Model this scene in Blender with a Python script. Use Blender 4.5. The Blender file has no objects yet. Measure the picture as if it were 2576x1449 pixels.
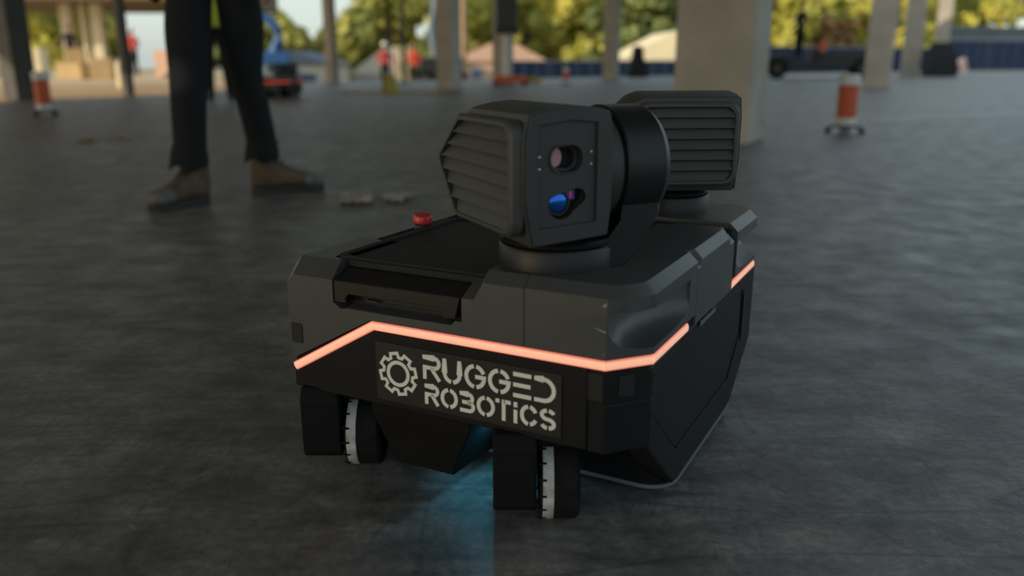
import bpy, bmesh, math, random
from mathutils import Vector, Matrix
from math import sin, cos, pi, radians, sqrt

scene = bpy.context.scene
col = scene.collection
# ------------------------------------------------------------------ camera
cam_d = bpy.data.cameras.new('camera'); cam = bpy.data.objects.new('camera', cam_d); col.objects.link(cam)
cam.location = (0, 0, 0.56)
cam.rotation_euler = (radians(90 - 15.30), 0, 0)
cam_d.sensor_width = 36.0; cam_d.lens = 2100.0 / 2576.0 * 36.0
cam_d.clip_start = 0.02; cam_d.clip_end = 400
cam_d.dof.use_dof = True; cam_d.dof.focus_distance = 1.16; cam_d.dof.aperture_fstop = 2.4
scene.camera = cam
# ------------------------------------------------------------------ sky, sun, exposure
world = bpy.data.worlds.new('sky'); scene.world = world; world.use_nodes = True
bg = world.node_tree.nodes['Background']
wnt = world.node_tree
SUN_EL = radians(18); SUN_U = Vector((0.875, 0.485))           # horizontal direction the sunlight travels
sky = wnt.nodes.new('ShaderNodeTexSky'); sky.sky_type = 'NISHITA'; sky.sun_disc = False
sky.sun_elevation = SUN_EL; sky.sun_rotation = math.atan2(-SUN_U.x, -SUN_U.y); sky.dust_density = 1.6; sky.air_density = 1.0
hz = wnt.nodes.new('ShaderNodeMix'); hz.data_type = 'RGBA'; hz.blend_type = 'ADD'; hz.inputs[0].default_value = 1.0
gain = wnt.nodes.new('ShaderNodeVectorMath'); gain.operation = 'SCALE'; gain.inputs['Scale'].default_value = 0.094
wnt.links.new(sky.outputs[0], gain.inputs[0]); wnt.links.new(gain.outputs[0], hz.inputs[6])
hz.inputs[7].default_value = (0.42, 0.495, 0.505, 1)                # even evening haze over the clear sky
wnt.links.new(hz.outputs[2], bg.inputs['Color'])
bg.inputs['Strength'].default_value = 1.0
sun_d = bpy.data.lights.new('sun', 'SUN'); sun = bpy.data.objects.new('sun', sun_d); col.objects.link(sun)
sun_d.energy = 4.2; sun_d.angle = radians(0.6); sun_d.color = (1.0, 0.83, 0.58)
sun.rotation_euler = Vector((SUN_U.x * cos(SUN_EL), SUN_U.y * cos(SUN_EL), -sin(SUN_EL))).to_track_quat('-Z', 'Y').to_euler()
vs = scene.view_settings
vs.view_transform = 'Standard'; vs.look = 'None'; vs.exposure = 0.0; vs.gamma = 1.0; vs.use_curve_mapping = False
scene.cycles.use_denoising = True
scene.cycles.max_bounces = 8
scene.cycles.sample_clamp_indirect = 6.0

# ------------------------------------------------------------------ materials
def mat(name, c, rough=0.6, metal=0.0, var=0.12, scale=6.0, bump=0.0, bscale=200.0, spec=0.5, emit=None, estr=1.0, coat=0.0):
    m = bpy.data.materials.new(name); m.use_nodes = True
    nt = m.node_tree; b = nt.nodes['Principled BSDF']
    b.inputs['Roughness'].default_value = rough; b.inputs['Metallic'].default_value = metal
    b.inputs['Specular IOR Level'].default_value = spec; b.inputs['Coat Weight'].default_value = coat
    tc = nt.nodes.new('ShaderNodeTexCoord')
    nz = nt.nodes.new('ShaderNodeTexNoise'); nz.inputs['Scale'].default_value = scale; nz.inputs['Detail'].default_value = 5
    nt.links.new(tc.outputs['Object'], nz.inputs['Vector'])
    r = nt.nodes.new('ShaderNodeValToRGB')
    r.color_ramp.elements[0].position = 0.3; r.color_ramp.elements[1].position = 0.7
    r.color_ramp.elements[0].color = tuple(x * (1 - var) for x in c) + (1,)
    r.color_ramp.elements[1].color = tuple(min(1, x * (1 + var)) for x in c) + (1,)
    nt.links.new(nz.outputs['Fac'], r.inputs['Fac']); nt.links.new(r.outputs['Color'], b.inputs['Base Color'])
    if bump > 0:
        n2 = nt.nodes.new('ShaderNodeTexNoise'); n2.inputs['Scale'].default_value = bscale; n2.inputs['Detail'].default_value = 3
        nt.links.new(tc.outputs['Object'], n2.inputs['Vector'])
        bp = nt.nodes.new('ShaderNodeBump'); bp.inputs['Strength'].default_value = bump; bp.inputs['Distance'].default_value = 0.002
        nt.links.new(n2.outputs['Fac'], bp.inputs['Height']); nt.links.new(bp.outputs['Normal'], b.inputs['Normal'])
    if emit:
        b.inputs['Emission Color'].default_value = tuple(emit) + (1,); b.inputs['Emission Strength'].default_value = estr
    return m

M = {}
M['cover'] = mat('grey_green_plastic', (0.052, 0.055, 0.052), 0.40, var=0.06, scale=25, bump=0.10, bscale=1400, spec=0.40)
M['black'] = mat('black_plastic', (0.0085, 0.0085, 0.0090), 0.5, var=0.15, scale=18, bump=0.1, bscale=900, spec=0.17)
M['dull'] = mat('dull_black_plastic', (0.0055, 0.0055, 0.0060), 0.75, var=0.2, scale=20, spec=0.15)
M['lid'] = mat('dark_textured_lid', (0.014, 0.0142, 0.0142), 0.65, var=0.08, scale=20, bump=0.25, bscale=1800, spec=0.25)
M['anod'] = mat('black_anodised_metal', (0.0075, 0.0078, 0.008), 0.42, metal=0.0, var=0.05, scale=8, spec=0.34)
M['hull'] = mat('sensor_housing_plastic', (0.038, 0.039, 0.035), 0.5, var=0.06, scale=20, bump=0.12, bscale=1600, spec=0.38)
M['face'] = mat('sensor_face_plastic', (0.022, 0.024, 0.025), 0.5, var=0.06, scale=30, bump=0.1, bscale=1600)
M['slat'] = mat('louvre_slat_plastic', (0.046, 0.047, 0.042), 0.5, var=0.05, scale=20, bump=0.1, bscale=1500, spec=0.42)
M['cavity'] = mat('black_cavity', (0.004, 0.004, 0.004), 0.7, var=0.1)
M['bluelens'] = mat('blue_coated_lens', (0.02, 0.13, 0.52), 0.06, metal=0.9, var=0.25, scale=60, spec=0.8)
M['pinklens'] = mat('pink_coated_lens', (0.62, 0.33, 0.35), 0.12, metal=0.3, var=0.05)
M['diode'] = mat('magenta_diode', (0.25, 0.01, 0.18), 0.3, var=0.1, emit=(0.6, 0.0, 0.35), estr=0.35)
M['screw'] = mat('steel_screw', (0.5, 0.48, 0.44), 0.35, metal=0.9)
M['strip'] = mat('salmon_light_strip', (0.8, 0.5, 0.4), 0.4, var=0.02, emit=(1.0, 0.44, 0.25), estr=0.66)
M['stripedge'] = mat('salmon_strip_edge', (0.7, 0.3, 0.25), 0.4, var=0.02, emit=(0.95, 0.21, 0.14), estr=0.66)
M['redstrip'] = mat('red_light_strip', (0.5, 0.05, 0.03), 0.4, var=0.02, emit=(0.9, 0.06, 0.03), estr=0.9)
M['ink'] = mat('off_white_print', (0.72, 0.70, 0.62), 0.6, var=0.04, scale=80)
M['plate'] = mat('logo_plate_vinyl', (0.020, 0.020, 0.018), 0.42, var=0.05, scale=40, spec=0.3)
M['rubber'] = mat('tyre_rubber', (0.009, 0.009, 0.009), 0.9, var=0.3, scale=60, bump=0.5, bscale=500, spec=0.15)
M['band'] = mat('worn_white_tread_band', (0.36, 0.36, 0.34), 0.8, var=0.4, scale=70, bump=0.4, bscale=400)
M['red'] = mat('red_button_plastic', (0.50, 0.018, 0.018), 0.35, var=0.08, scale=60)
M['bluelamp'] = mat('blue_led', (0.1, 0.4, 0.5), 0.3, emit=(0.10, 0.55, 0.80), estr=4.0)
M['concrete'] = mat('column_concrete', (0.34, 0.31, 0.26), 0.85, var=0.16, scale=3.0, bump=0.3, bscale=60)
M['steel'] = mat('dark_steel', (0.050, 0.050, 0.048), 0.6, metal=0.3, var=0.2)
M['pant'] = mat('black_denim', (0.0036, 0.0046, 0.0054), 0.95, var=0.3, scale=14, bump=0.6, bscale=160)
def knee_wear(m, c, r, colr):
    nt = m.node_tree; b = nt.nodes['Principled BSDF']; src = b.inputs['Base Color'].links[0].from_socket
    tc = nt.nodes.new('ShaderNodeTexCoord'); vm = nt.nodes.new('ShaderNodeVectorMath'); vm.operation = 'DISTANCE'; vm.inputs[1].default_value = c
    nt.links.new(tc.outputs['Object'], vm.inputs[0])
    mr = nt.nodes.new('ShaderNodeMapRange'); mr.inputs['From Min'].default_value = r; mr.inputs['From Max'].default_value = r * 0.3; mr.inputs['To Max'].default_value = 0.8
    nt.links.new(vm.outputs['Value'], mr.inputs['Value'])
    mx = nt.nodes.new('ShaderNodeMix'); mx.data_type = 'RGBA'; mx.inputs[7].default_value = colr
    nt.links.new(mr.outputs[0], mx.inputs[0]); nt.links.new(src, mx.inputs[6]); nt.links.new(mx.outputs[2], b.inputs['Base Color'])
M['wornpant'] = mat('black_denim_worn_knee', (0.0036, 0.0046, 0.0054), 0.95, var=0.3, scale=14, bump=0.6, bscale=160)
knee_wear(M['wornpant'], (-0.118, -0.150, 0.50), 0.085, (0.045, 0.045, 0.045, 1))
M['boot'] = mat('brown_boot_leather', (0.085, 0.055, 0.030), 0.75, var=0.35, scale=18, bump=0.5, bscale=120)
M['sole'] = mat('dark_boot_sole', (0.025, 0.025, 0.024), 0.85, var=0.3, scale=30)
M['toe'] = mat('scuffed_toe_cap', (0.11, 0.105, 0.085), 0.8, var=0.5, scale=30)
M['lace'] = mat('dark_lace', (0.015, 0.013, 0.012), 0.9)
M['skin'] = mat('skin', (0.36, 0.20, 0.14), 0.55)
M['hair'] = mat('dark_hair', (0.02, 0.014, 0.010), 0.7)
M['shirt'] = mat('dark_work_shirt', (0.02, 0.022, 0.028), 0.9)
M['vest'] = mat('hi_vis_vest', (0.42, 0.50, 0.03), 0.7, emit=None)
M['redshirt'] = mat('red_shirt', (0.42, 0.03, 0.025), 0.8)
M['whitehat'] = mat('white_hard_hat', (0.7, 0.7, 0.66), 0.4)
M['orange'] = mat('orange_sheeting', (0.52, 0.085, 0.018), 0.5, var=0.1, scale=12)
M['white'] = mat('white_sheeting', (0.62, 0.60, 0.56), 0.5, var=0.06, scale=12)
M['blackrub'] = mat('black_base_rubber', (0.02, 0.022, 0.025), 0.7)
M['bluefence'] = mat('blue_fence_screen', (0.011, 0.030, 0.072), 0.85, var=0.15, scale=1.2)
M['fencepost'] = mat('galvanised_post', (0.30, 0.24, 0.26), 0.5, metal=0.2)
M['bluelift'] = mat('blue_lift_paint', (0.02, 0.09, 0.26), 0.45)
M['pale'] = mat('pale_panel', (0.62, 0.55, 0.46), 0.8, var=0.1, scale=1.5)
M['cream'] = mat('cream_paint', (0.74, 0.64, 0.44), 0.8, var=0.06, scale=1.5)
M['pink'] = mat('pinkish_brick', (0.52, 0.34, 0.26), 0.85, var=0.12, scale=1.0)
M['slate'] = mat('slate_blue_roof', (0.13, 0.17, 0.215), 0.8, var=0.12, scale=1.0)
M['greyroof'] = mat('grey_blue_wall', (0.17, 0.21, 0.235), 0.8, var=0.08, scale=0.6)
M['carton'] = mat('cardboard', (0.50, 0.36, 0.19), 0.85, var=0.12, scale=3)
M['wood'] = mat('timber', (0.42, 0.27, 0.15), 0.8, var=0.2, scale=4)
M['yellow'] = mat('yellow_plastic', (0.38, 0.28, 0.03), 0.55)
M['machine'] = mat('black_machine_paint', (0.016, 0.018, 0.020), 0.5, var=0.2)
M['paper'] = mat('dusty_paper', (0.42, 0.37, 0.29), 0.9, var=0.2, scale=12)
M['soffit'] = mat('brown_soffit', (0.16, 0.115, 0.06), 0.9, var=0.1)
M['trunk'] = mat('bark', (0.10, 0.075, 0.05), 0.9, var=0.3)
M['dirt'] = mat('tan_ground', (0.50, 0.38, 0.24), 0.95, var=0.18, scale=0.5)
M['grass'] = mat('scrub_ground', (0.20, 0.19, 0.09), 0.95, var=0.3, scale=0.3)
M['ceilm'] = mat('raw_slab_soffit', (0.52, 0.50, 0.45), 0.9, var=0.1, scale=0.7)

def leaf_mat(name, c):
    m = bpy.data.materials.new(name); m.use_nodes = True; nt = m.node_tree
    b = nt.nodes['Principled BSDF']; b.inputs['Roughness'].default_value = 0.6
    tc = nt.nodes.new('ShaderNodeTexCoord'); nz = nt.nodes.new('ShaderNodeTexNoise')
    nz.inputs['Scale'].default_value = 0.55; nz.inputs['Detail'].default_value = 6
    nt.links.new(tc.outputs['Object'], nz.inputs['Vector'])
    r = nt.nodes.new('ShaderNodeValToRGB'); r.color_ramp.elements[0].position = 0.32; r.color_ramp.elements[1].position = 0.66
    r.color_ramp.elements[0].color = (c[0] * .55, c[1] * .62, c[2] * .7, 1); r.color_ramp.elements[1].color = (c[0] * 1.25, c[1] * 1.15, c[2], 1)
    nt.links.new(nz.outputs['Fac'], r.inputs['Fac']); nt.links.new(r.outputs['Color'], b.inputs['Base Color'])
    tr = nt.nodes.new('ShaderNodeBsdfTranslucent'); nt.links.new(r.outputs['Color'], tr.inputs['Color'])
    mx = nt.nodes.new('ShaderNodeMixShader'); mx.inputs['Fac'].default_value = 0.35
    nt.links.new(b.outputs[0], mx.inputs[1]); nt.links.new(tr.outputs[0], mx.inputs[2])
    nt.links.new(mx.outputs[0], nt.nodes['Material Output'].inputs['Surface'])
    return m
M['leafA'] = leaf_mat('yellow_green_leaves', (0.54, 0.52, 0.10))
M['leafB'] = leaf_mat('deep_green_leaves', (0.20, 0.25, 0.075))
M['leafC'] = leaf_mat('olive_leaves', (0.44, 0.44, 0.10))
M['leafD'] = leaf_mat('russet_leaves', (0.34, 0.20, 0.07))

def floor_material():
    m = bpy.data.materials.new('power_trowelled_concrete'); m.use_nodes = True; nt = m.node_tree; N = nt.nodes; L = nt.links
    b = N['Principled BSDF']; b.inputs['Specular IOR Level'].default_value = 0.85; tc = N.new('ShaderNodeTexCoord')
    def noise(scale, detail, rough=0.55, dist=0.0, stretch=None, rot=0.0):
        n = N.new('ShaderNodeTexNoise'); n.inputs['Scale'].default_value = scale; n.inputs['Detail'].default_value = detail
        n.inputs['Roughness'].default_value = rough; n.inputs['Distortion'].default_value = dist
        mp = N.new('ShaderNodeMapping'); mp.inputs['Rotation'].default_value = (0, 0, rot)
        if stretch: mp.inputs['Scale'].default_value = stretch
        L.new(tc.outputs['Object'], mp.inputs['Vector']); L.new(mp.outputs['Vector'], n.inputs['Vector'])
        return n
    def ramp(src, p0, p1, c0, c1):
        r = N.new('ShaderNodeValToRGB'); e = r.color_ramp.elements
        e[0].position = p0; e[1].position = p1; e[0].color = c0; e[1].color = c1
        L.new(src, r.inputs['Fac']); return r
    def mul(a, bb, fac=1.0):
        x = N.new('ShaderNodeMix'); x.data_type = 'RGBA'; x.blend_type = 'MULTIPLY'; x.inputs[0].default_value = fac
        L.new(a, x.inputs[6]); L.new(bb, x.inputs[7]); return x.outputs[2]
    big = ramp(noise(1.1, 6, 0.6, 0.6).outputs['Fac'], 0.3, 0.72, (0.132, 0.128, 0.119, 1), (0.250, 0.243, 0.226, 1))
    blot = ramp(noise(9.0, 8, 0.7, 0.4).outputs['Fac'], 0.36, 0.66, (0.52, 0.52, 0.53, 1), (1.18, 1.18, 1.17, 1))
    fine = ramp(noise(70.0, 6, 0.7).outputs['Fac'], 0.36, 0.68, (0.66, 0.66, 0.66, 1), (1.22, 1.22, 1.22, 1))
    trow = ramp(noise(5.0, 5, 0.6, 0.8, (1.0, 4.5, 1), 0.6).outputs['Fac'], 0.38, 0.62, (0.68, 0.68, 0.69, 1), (1.10, 1.10, 1.09, 1))
    c = mul(mul(mul(big.outputs[0], blot.outputs[0]), fine.outputs[0]), trow.outputs[0])
    def lines(src, w, dark):                      # thin contour of a stretched noise: tyre scuffs and trowel drag marks
        r = N.new('ShaderNodeValToRGB'); e = r.color_ramp.elements
        e[0].position = 0.5 - w; e[0].color = (1, 1, 1, 1); e[1].position = 0.5 + w; e[1].color = (1, 1, 1, 1)
        k = e.new(0.5); k.color = (dark, dark, dark, 1); L.new(src, r.inputs['Fac']); return r.outputs[0]
    c = mul(c, lines(noise(1.4, 2, 0.4, 0.3, (0.8, 3.6, 1), 0.25).outputs['Fac'], 0.012, 0.55), 0.85)
    c = mul(c, lines(noise(2.2, 3, 0.5, 0.5, (4.0, 0.9, 1), -0.5).outputs['Fac'], 0.010, 0.62), 0.7)
    spot = ramp(noise(22.0, 5, 0.6, 0.3).outputs['Fac'], 0.62, 0.72, (1, 1, 1, 1), (1.45, 1.45, 1.42, 1)); c = mul(c, spot.outputs[0])
    L.new(c, b.inputs['Base Color'])
    rr = ramp(noise(7.0, 6, 0.6).outputs['Fac'], 0.3, 0.7, (0.38, 0.38, 0.38, 1), (0.60, 0.60, 0.60, 1)); L.new(rr.outputs[0], b.inputs['Roughness'])
    bp = N.new('ShaderNodeBump'); bp.inputs['Strength'].default_value = 0.35; bp.inputs['Distance'].default_value = 0.003
    L.new(noise(45.0, 6, 0.65).outputs['Fac'], bp.inputs['Height']); L.new(bp.outputs['Normal'], b.inputs['Normal'])
    return m
M['floor'] = floor_material()

# ------------------------------------------------------------------ mesh helpers
class MB:
    def __init__(s): s.v = []; s.f = []; s.m = []; s.mi = 0
    def add(s, vs_, fs_):
        o = len(s.v); s.v += [tuple(p) for p in vs_]
        for f in fs_: s.f.append([i + o for i in f]); s.m.append(s.mi)
        return s
    def box(s, x0, x1, y0, y1, z0, z1):
        return s.add([(x0, y0, z0), (x1, y0, z0), (x1, y1, z0), (x0, y1, z0), (x0, y0, z1), (x1, y0, z1), (x1, y1, z1), (x0, y1, z1)],
                     [(0, 3, 2, 1), (4, 5, 6, 7), (0, 1, 5, 4), (1, 2, 6, 5), (2, 3, 7, 6), (3, 0, 4, 7)])
    def loft(s, rings, caps=True, closed=True):
        n = len(rings[0]); vs_ = [p for r in rings for p in r]; fs_ = []
        for k in range(len(rings) - 1):
            for i in range(n if closed else n - 1):
                j = (i + 1) % n
                fs_.append((k * n + i, k * n + j, (k + 1) * n + j, (k + 1) * n + i))
        if caps:
            fs_.append(tuple(range(n))[::-1]); fs_.append(tuple((len(rings) - 1) * n + i for i in range(n)))
        return s.add(vs_, fs_)
    def prism(s, poly, ax, lo, hi):
        def p3(p, t):
            q = list(p); q.insert(ax, t); return tuple(q)
        return s.loft([[p3(p, lo) for p in poly], [p3(p, hi) for p in poly]])
    def cyl(s, p0, p1, r0, r1=None, n=24):
        r1 = r0 if r1 is None else r1
        p0 = Vector(p0); p1 = Vector(p1); d = (p1 - p0).normalized(); a = d.orthogonal().normalized(); b = d.cross(a)
        return s.loft([[p + (a * cos(2 * pi * i / n) + b * sin(2 * pi * i / n)) * r for i in range(n)] for p, r in ((p0, r0), (p1, r1))])
    def turn(s, o, d, prof, n=32, caps=True):        # profile of (distance along d, radius)
        o = Vector(o); d = Vector(d).normalized(); a = d.orthogonal().normalized(); b = d.cross(a)
        return s.loft([[o + d * t + (a * cos(2 * pi * i / n) + b * sin(2 * pi * i / n)) * r for i in range(n)] for t, r in prof], caps)
    def tube(s, path, r, n=8):
        P = [Vector(p) for p in path]; rings = []
        for i, p in enumerate(P):
            t = (P[min(i + 1, len(P) - 1)] - P[max(i - 1, 0)]).normalized()
            a = t.cross(Vector((0.13, 0.21, 1))).normalized(); b = t.cross(a)
            rr = r[i] if isinstance(r, (list, tuple)) else r
            rings.append([p + (a * cos(2 * pi * k / n) + b * sin(2 * pi * k / n)) * rr for k in range(n)])
        return s.loft(rings)
    def mesh(s, name, mats, smooth=None):
        me = bpy.data.meshes.new(name); me.from_pydata(s.v, [], s.f)
        for m in (mats if isinstance(mats, (list, tuple)) else [mats]): me.materials.append(m)
        me.polygons.foreach_set('material_index', s.m)
        bm = bmesh.new(); bm.from_mesh(me); bmesh.ops.recalc_face_normals(bm, faces=bm.faces); bm.to_mesh(me); bm.free()
        if smooth is not None:
            me.polygons.foreach_set('use_smooth', [True] * len(me.polygons)); me.set_sharp_from_angle(angle=radians(smooth))
        me.update(); return me
    def build(s, name, mats, parent=None, bevel=0.0, smooth=None, loc=(0, 0, 0), rot=(0, 0, 0), seg=2, ang=30):
        return put(name, s.mesh(name, mats, smooth), parent, bevel, loc, rot, seg, ang)
def put(name, me, parent=None, bevel=0.0, loc=(0, 0, 0), rot=(0, 0, 0), seg=2, ang=30):
    o = bpy.data.objects.new(name, me); col.objects.link(o); o.location = loc; o.rotation_euler = rot
    if parent: o.parent = parent
    if bevel > 0:
        b = o.modifiers.new('bevel', 'BEVEL'); b.width = bevel; b.segments = seg; b.limit_method = 'ANGLE'; b.angle_limit = radians(ang)
    return o
def tag(o, label, cat, group=None):
    o['label'] = label; o['category'] = cat
    if group: o['group'] = group
    return o
def empty(name, loc, rz=0.0, label=None, cat=None, group=None):
    o = bpy.data.objects.new(name, None); col.objects.link(o); o.location = loc; o.rotation_euler = (0, 0, rz); o.empty_display_size = 0.1
    if label: tag(o, label, cat, group)
    return o
def struct(o): o['kind'] = 'structure'; return o
def cut(o, cutters, op='DIFFERENCE'):
    bpy.context.view_layer.update()
    for c in cutters:
        m = o.modifiers.new('cut', 'BOOLEAN'); m.operation = op; m.object = c; m.solver = 'EXACT'
    dg = bpy.context.evaluated_depsgraph_get(); me = bpy.data.meshes.new_from_object(o.evaluated_get(dg))
    o.modifiers.clear(); old = o.data; o.data = me; me.name = old.name
    for c in cutters: bpy.data.objects.remove(c, do_unlink=True)
    return o
def arc(cx, cy, r, a0, a1, n): return [(cx + r * cos(radians(a0 + (a1 - a0) * i / n)), cy + r * sin(radians(a0 + (a1 - a0) * i / n))) for i in range(n + 1)]
def rrect(x0, x1, y0, y1, r, n=5):
    return arc(x1 - r, y1 - r, r, 0, 90, n) + arc(x0 + r, y1 - r, r, 90, 180, n) + arc(x0 + r, y0 + r, r, 180, 270, n) + arc(x1 - r, y0 + r, r, 270, 360, n)
GRID = radians(-27.6)                                   # the building and the robot share this heading

# ------------------------------------------------------------------ the setting
def flat(name, pts, z, thick, m):
    return struct(MB().prism(pts, 2, z - thick, z).build(name, m))
flat('floor', [(-24, -16.4), (-7.2, 11.7), (-5.6, 14.5), (-5.1, 22), (30, 50), (60, 50), (60, -18)], 0.0, 0.5, M['floor'])
flat('ground_yard', [(-75, -30), (-75, 58), (-13, 58), (-10.5, 30), (-5.1, 22), (-5.6, 14.5), (-7.2, 11.7), (-24, -16.4), (-30, -30)], -0.03, 0.6, M['dirt'])
flat('ground_bank', [(-13, 46), (-10.5, 30), (-5.1, 22), (1.0, 26.9), (1.0, 30), (-1.2, 33.5), (-1.8, 46)], -0.60, 1.5, M['grass'])
flat('ground_outer', [(-160, -80), (-160, 220), (220, 220), (220, -80)], -2.2, 0.5, M['grass'])
ceil_o = flat('ceiling', [(-21.9, -1.1), (-19.0, 5.3), (-17.6, 7.6), (-17.1, 15.4), (-14.4, 21.9), (-4.4, 24.9), (6, 28.5), (11, 29.5), (10, 23), (0.8, 13.8), (0.8, 9.6), (3.5, 9.4), (7.0, 9.0), (5.8, 4.2), (3.8, 1.0), (3.2, -3.2), (-2.0, -5.5), (-15, -10)], 4.9, 0.5, M['ceilm'])  # unseen slab; outline shaped for the shade and sky light it leaves below
# slot added to the unseen slab to throw a sun streak on the floor
sun_slot = MB().box(-2.4, 2.4, -0.09, 0.09, 4.0, 5.5).build('cutter', M['ceilm'], None, loc=(-8.1, 1.85, 0), rot=(0, 0, math.atan2(SUN_U.y, SUN_U.x)))
cut(ceil_o, [sun_slot])

def column(name, x, y, w, label, m='concrete', h=4.4, ry=None, d=None, bevel=0.015):
    d = d or w
    o = MB().box(-w / 2, w / 2, -d / 2, d / 2, -0.03 if x < -6 else 0, h).build(name, M[m], None, bevel, loc=(x, y, 0), rot=(0, 0, GRID if ry is None else ry))
    return tag(o, label, 'column')
column('concrete_column', 1.468, 6.03, 0.53, 'broad square beige concrete column just behind the robot')
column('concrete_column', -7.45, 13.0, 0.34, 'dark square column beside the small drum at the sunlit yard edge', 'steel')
column('steel_post', -6.53, 14.6, 0.14, 'thin dark steel post between the bright yard and the standing worker', 'steel')
column('concrete_column', -4.55, 21.8, 0.24, 'slim concrete column standing next to the white shed')
column('concrete_column', -1.22, 16.8, 0.36, 'concrete column beside the timber utility pole')
column('concrete_column', -0.22, 21.0, 0.38, 'concrete column behind the orange based mast lift')
column('concrete_column', 2.9, 25.3, 0.38, 'concrete column in front of the blue screen fence')
column('concrete_column', 7.47, 17.6, 0.48, 'concrete column behind the larger orange drum')
column('concrete_column', 14.2, 30.8, 0.62, 'concrete column beside the black tarp covered pile')
column('concrete_column', 16.6, 33.6, 0.50, 'concrete column farther off behind the black tarp covered pile')
column('steel_post', -2.75, 22.0, 0.10, 'very thin black post between the two red shirted workers', 'machine')

# far canopy on the left, with sunlit posts
cn = empty('yard_canopy', (-19.5, 45, 0), 0.06, 'far open canopy with brown roof and pale sunlit posts', 'canopy')
MB().box(-9, 5.6, -3, 9, 3.3, 4.6).build('roof', M['soffit'], cn, 0.03)
for (px, w) in ((-3.25, 0.50), (-2.4, 0.2), (-1.75, 0.50), (2.6, 0.3)):
    MB().box(px - w / 2, px + w / 2, -0.3, 0.3, -0.05, 3.3).build('post', M['cream'], cn, 0.02)

# ------------------------------------------------------------------ the robot
RYAW = GRID
ROBOT = empty('layout_robot', (-0.0469, 0.9484, 0), RYAW, 'dark grey wheeled layout robot with glowing salmon light strip and two camera heads', 'robot')
R = ROBOT
def rp(name, mb, m, bevel=0.0, smooth=None, parent=None, label=None, **k):
    o = mb.build(name, M[m] if isinstance(m, str) else m, parent or R, bevel, smooth, **k)
    if label: o['label'] = label
    return o
XL, XR, YB = -0.288, 0.210, 0.622

# lower black body
lower = [(-0.284, 0.004), (0.168, 0.004), (0.206, 0.049), (0.206, 0.575), (0.170, 0.618), (-0.25, 0.618), (-0.284, 0.58)]
rp('chassis', MB().prism(lower, 2, 0.1235, 0.2390), 'black', 0.002)
rp('inner_core', MB().box(-0.270, 0.150, 0.030, 0.600, 0.235, 0.290), 'dull')
for s in (0, 1):
    x0, x1 = ((0.176, 0.207), (-0.285, -0.254))[s]
    rp('side_skirt', MB().prism([(0.046, 0.222), (0.046, 0.120), (0.166, 0.018), (0.475, 0.018), (0.596, 0.095), (0.600, 0.222)], 0, x0, x1), 'black', 0.003)
rp('side_panel', MB().prism([(0.052, 0.214), (0.052, 0.166), (0.165, 0.070), (0.435, 0.070), (0.505, 0.125), (0.505, 0.205), (0.400, 0.214)], 0, 0.2065, 0.2076), 'black', 0.0005)
rp('panel_lip', MB().loft([[(0.2068, y, z - .0014), (0.2098, y, z - .0014), (0.2092, y, z + .0010), (0.2068, y, z + .0010)] for y, z in ((0.168, 0.070), (0.436, 0.070), (0.506, 0.126), (0.508, 0.200))]), 'black', 0.0004)
rp('rear_vent_slot', MB().box(0.2075, 0.2095, 0.520, 0.531, 0.11, 0.19), 'cavity', 0.002)
rp('slot_line', MB().box(0.2065, 0.2078, 0.0600, 0.0640, 0.165, 0.205), 'cavity')
# belly with rounded front corners
belly = arc(0.164, 0.190, 0.042, -90, 0, 8) + [(0.206, 0.47), (0.15, 0.56), (-0.22, 0.56), (-0.284, 0.47)] + arc(-0.242, 0.190, 0.042, 180, 270, 8)
rp('belly_pan', MB().prism(belly, 2, 0.016, 0.130), 'dull', 0.003)
rim = [(x * 1.012, y) for x, y in belly]
rp('skid_plate', MB().prism([(x + (0.002 if x > 0 else -0.002), y - 0.002) for x, y in belly], 2, 0.011, 0.0165), mat('grey_skid_edge', (0.10, 0.11, 0.12), 0.5), 0.001)
# corner bumper and windows
cb = [(0.150, 0.0025), (0.1695, 0.0025), (0.2085, 0.0485), (0.2085, 0.056), (0.19, 0.056), (0.15, 0.02)]
rp('corner_bumper', MB().prism(cb, 2, 0.1225, 0.1835), 'black', 0.0015)
rp('front_panel', MB().prism([(-0.2855, 0.1245), (0.1180 + 0.03, 0.1245), (0.148, 0.2235), (-0.1455, 0.2235), (-0.2855, 0.146)], 1, 0.0012, 0.006), 'black', 0.001)
rp('sensor_window', MB().prism(rrect(0.1455, 0.1665, 0.188, 0.220, 0.002), 1, 0.0026, 0.006), 'cavity')
chd = Vector((0.038, 0.045, 0)).normalized(); chn = Vector((chd.y, -chd.x, 0))
def onch(t, z, off=0.0): q = Vector((0.168, 0.004, z)) + chd * t + chn * off; return tuple(q)
w = MB(); w.loft([[onch(0.018, 0.191, 0.0003), onch(0.038, 0.191, 0.0003), onch(0.038, 0.216, 0.0003), onch(0.018, 0.216, 0.0003)],
                  [onch(0.018, 0.191, 0.0012), onch(0.038, 0.191, 0.0012), onch(0.038, 0.216, 0.0012), onch(0.018, 0.216, 0.0012)]])
rp('sensor_window', w, 'cavity')

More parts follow.
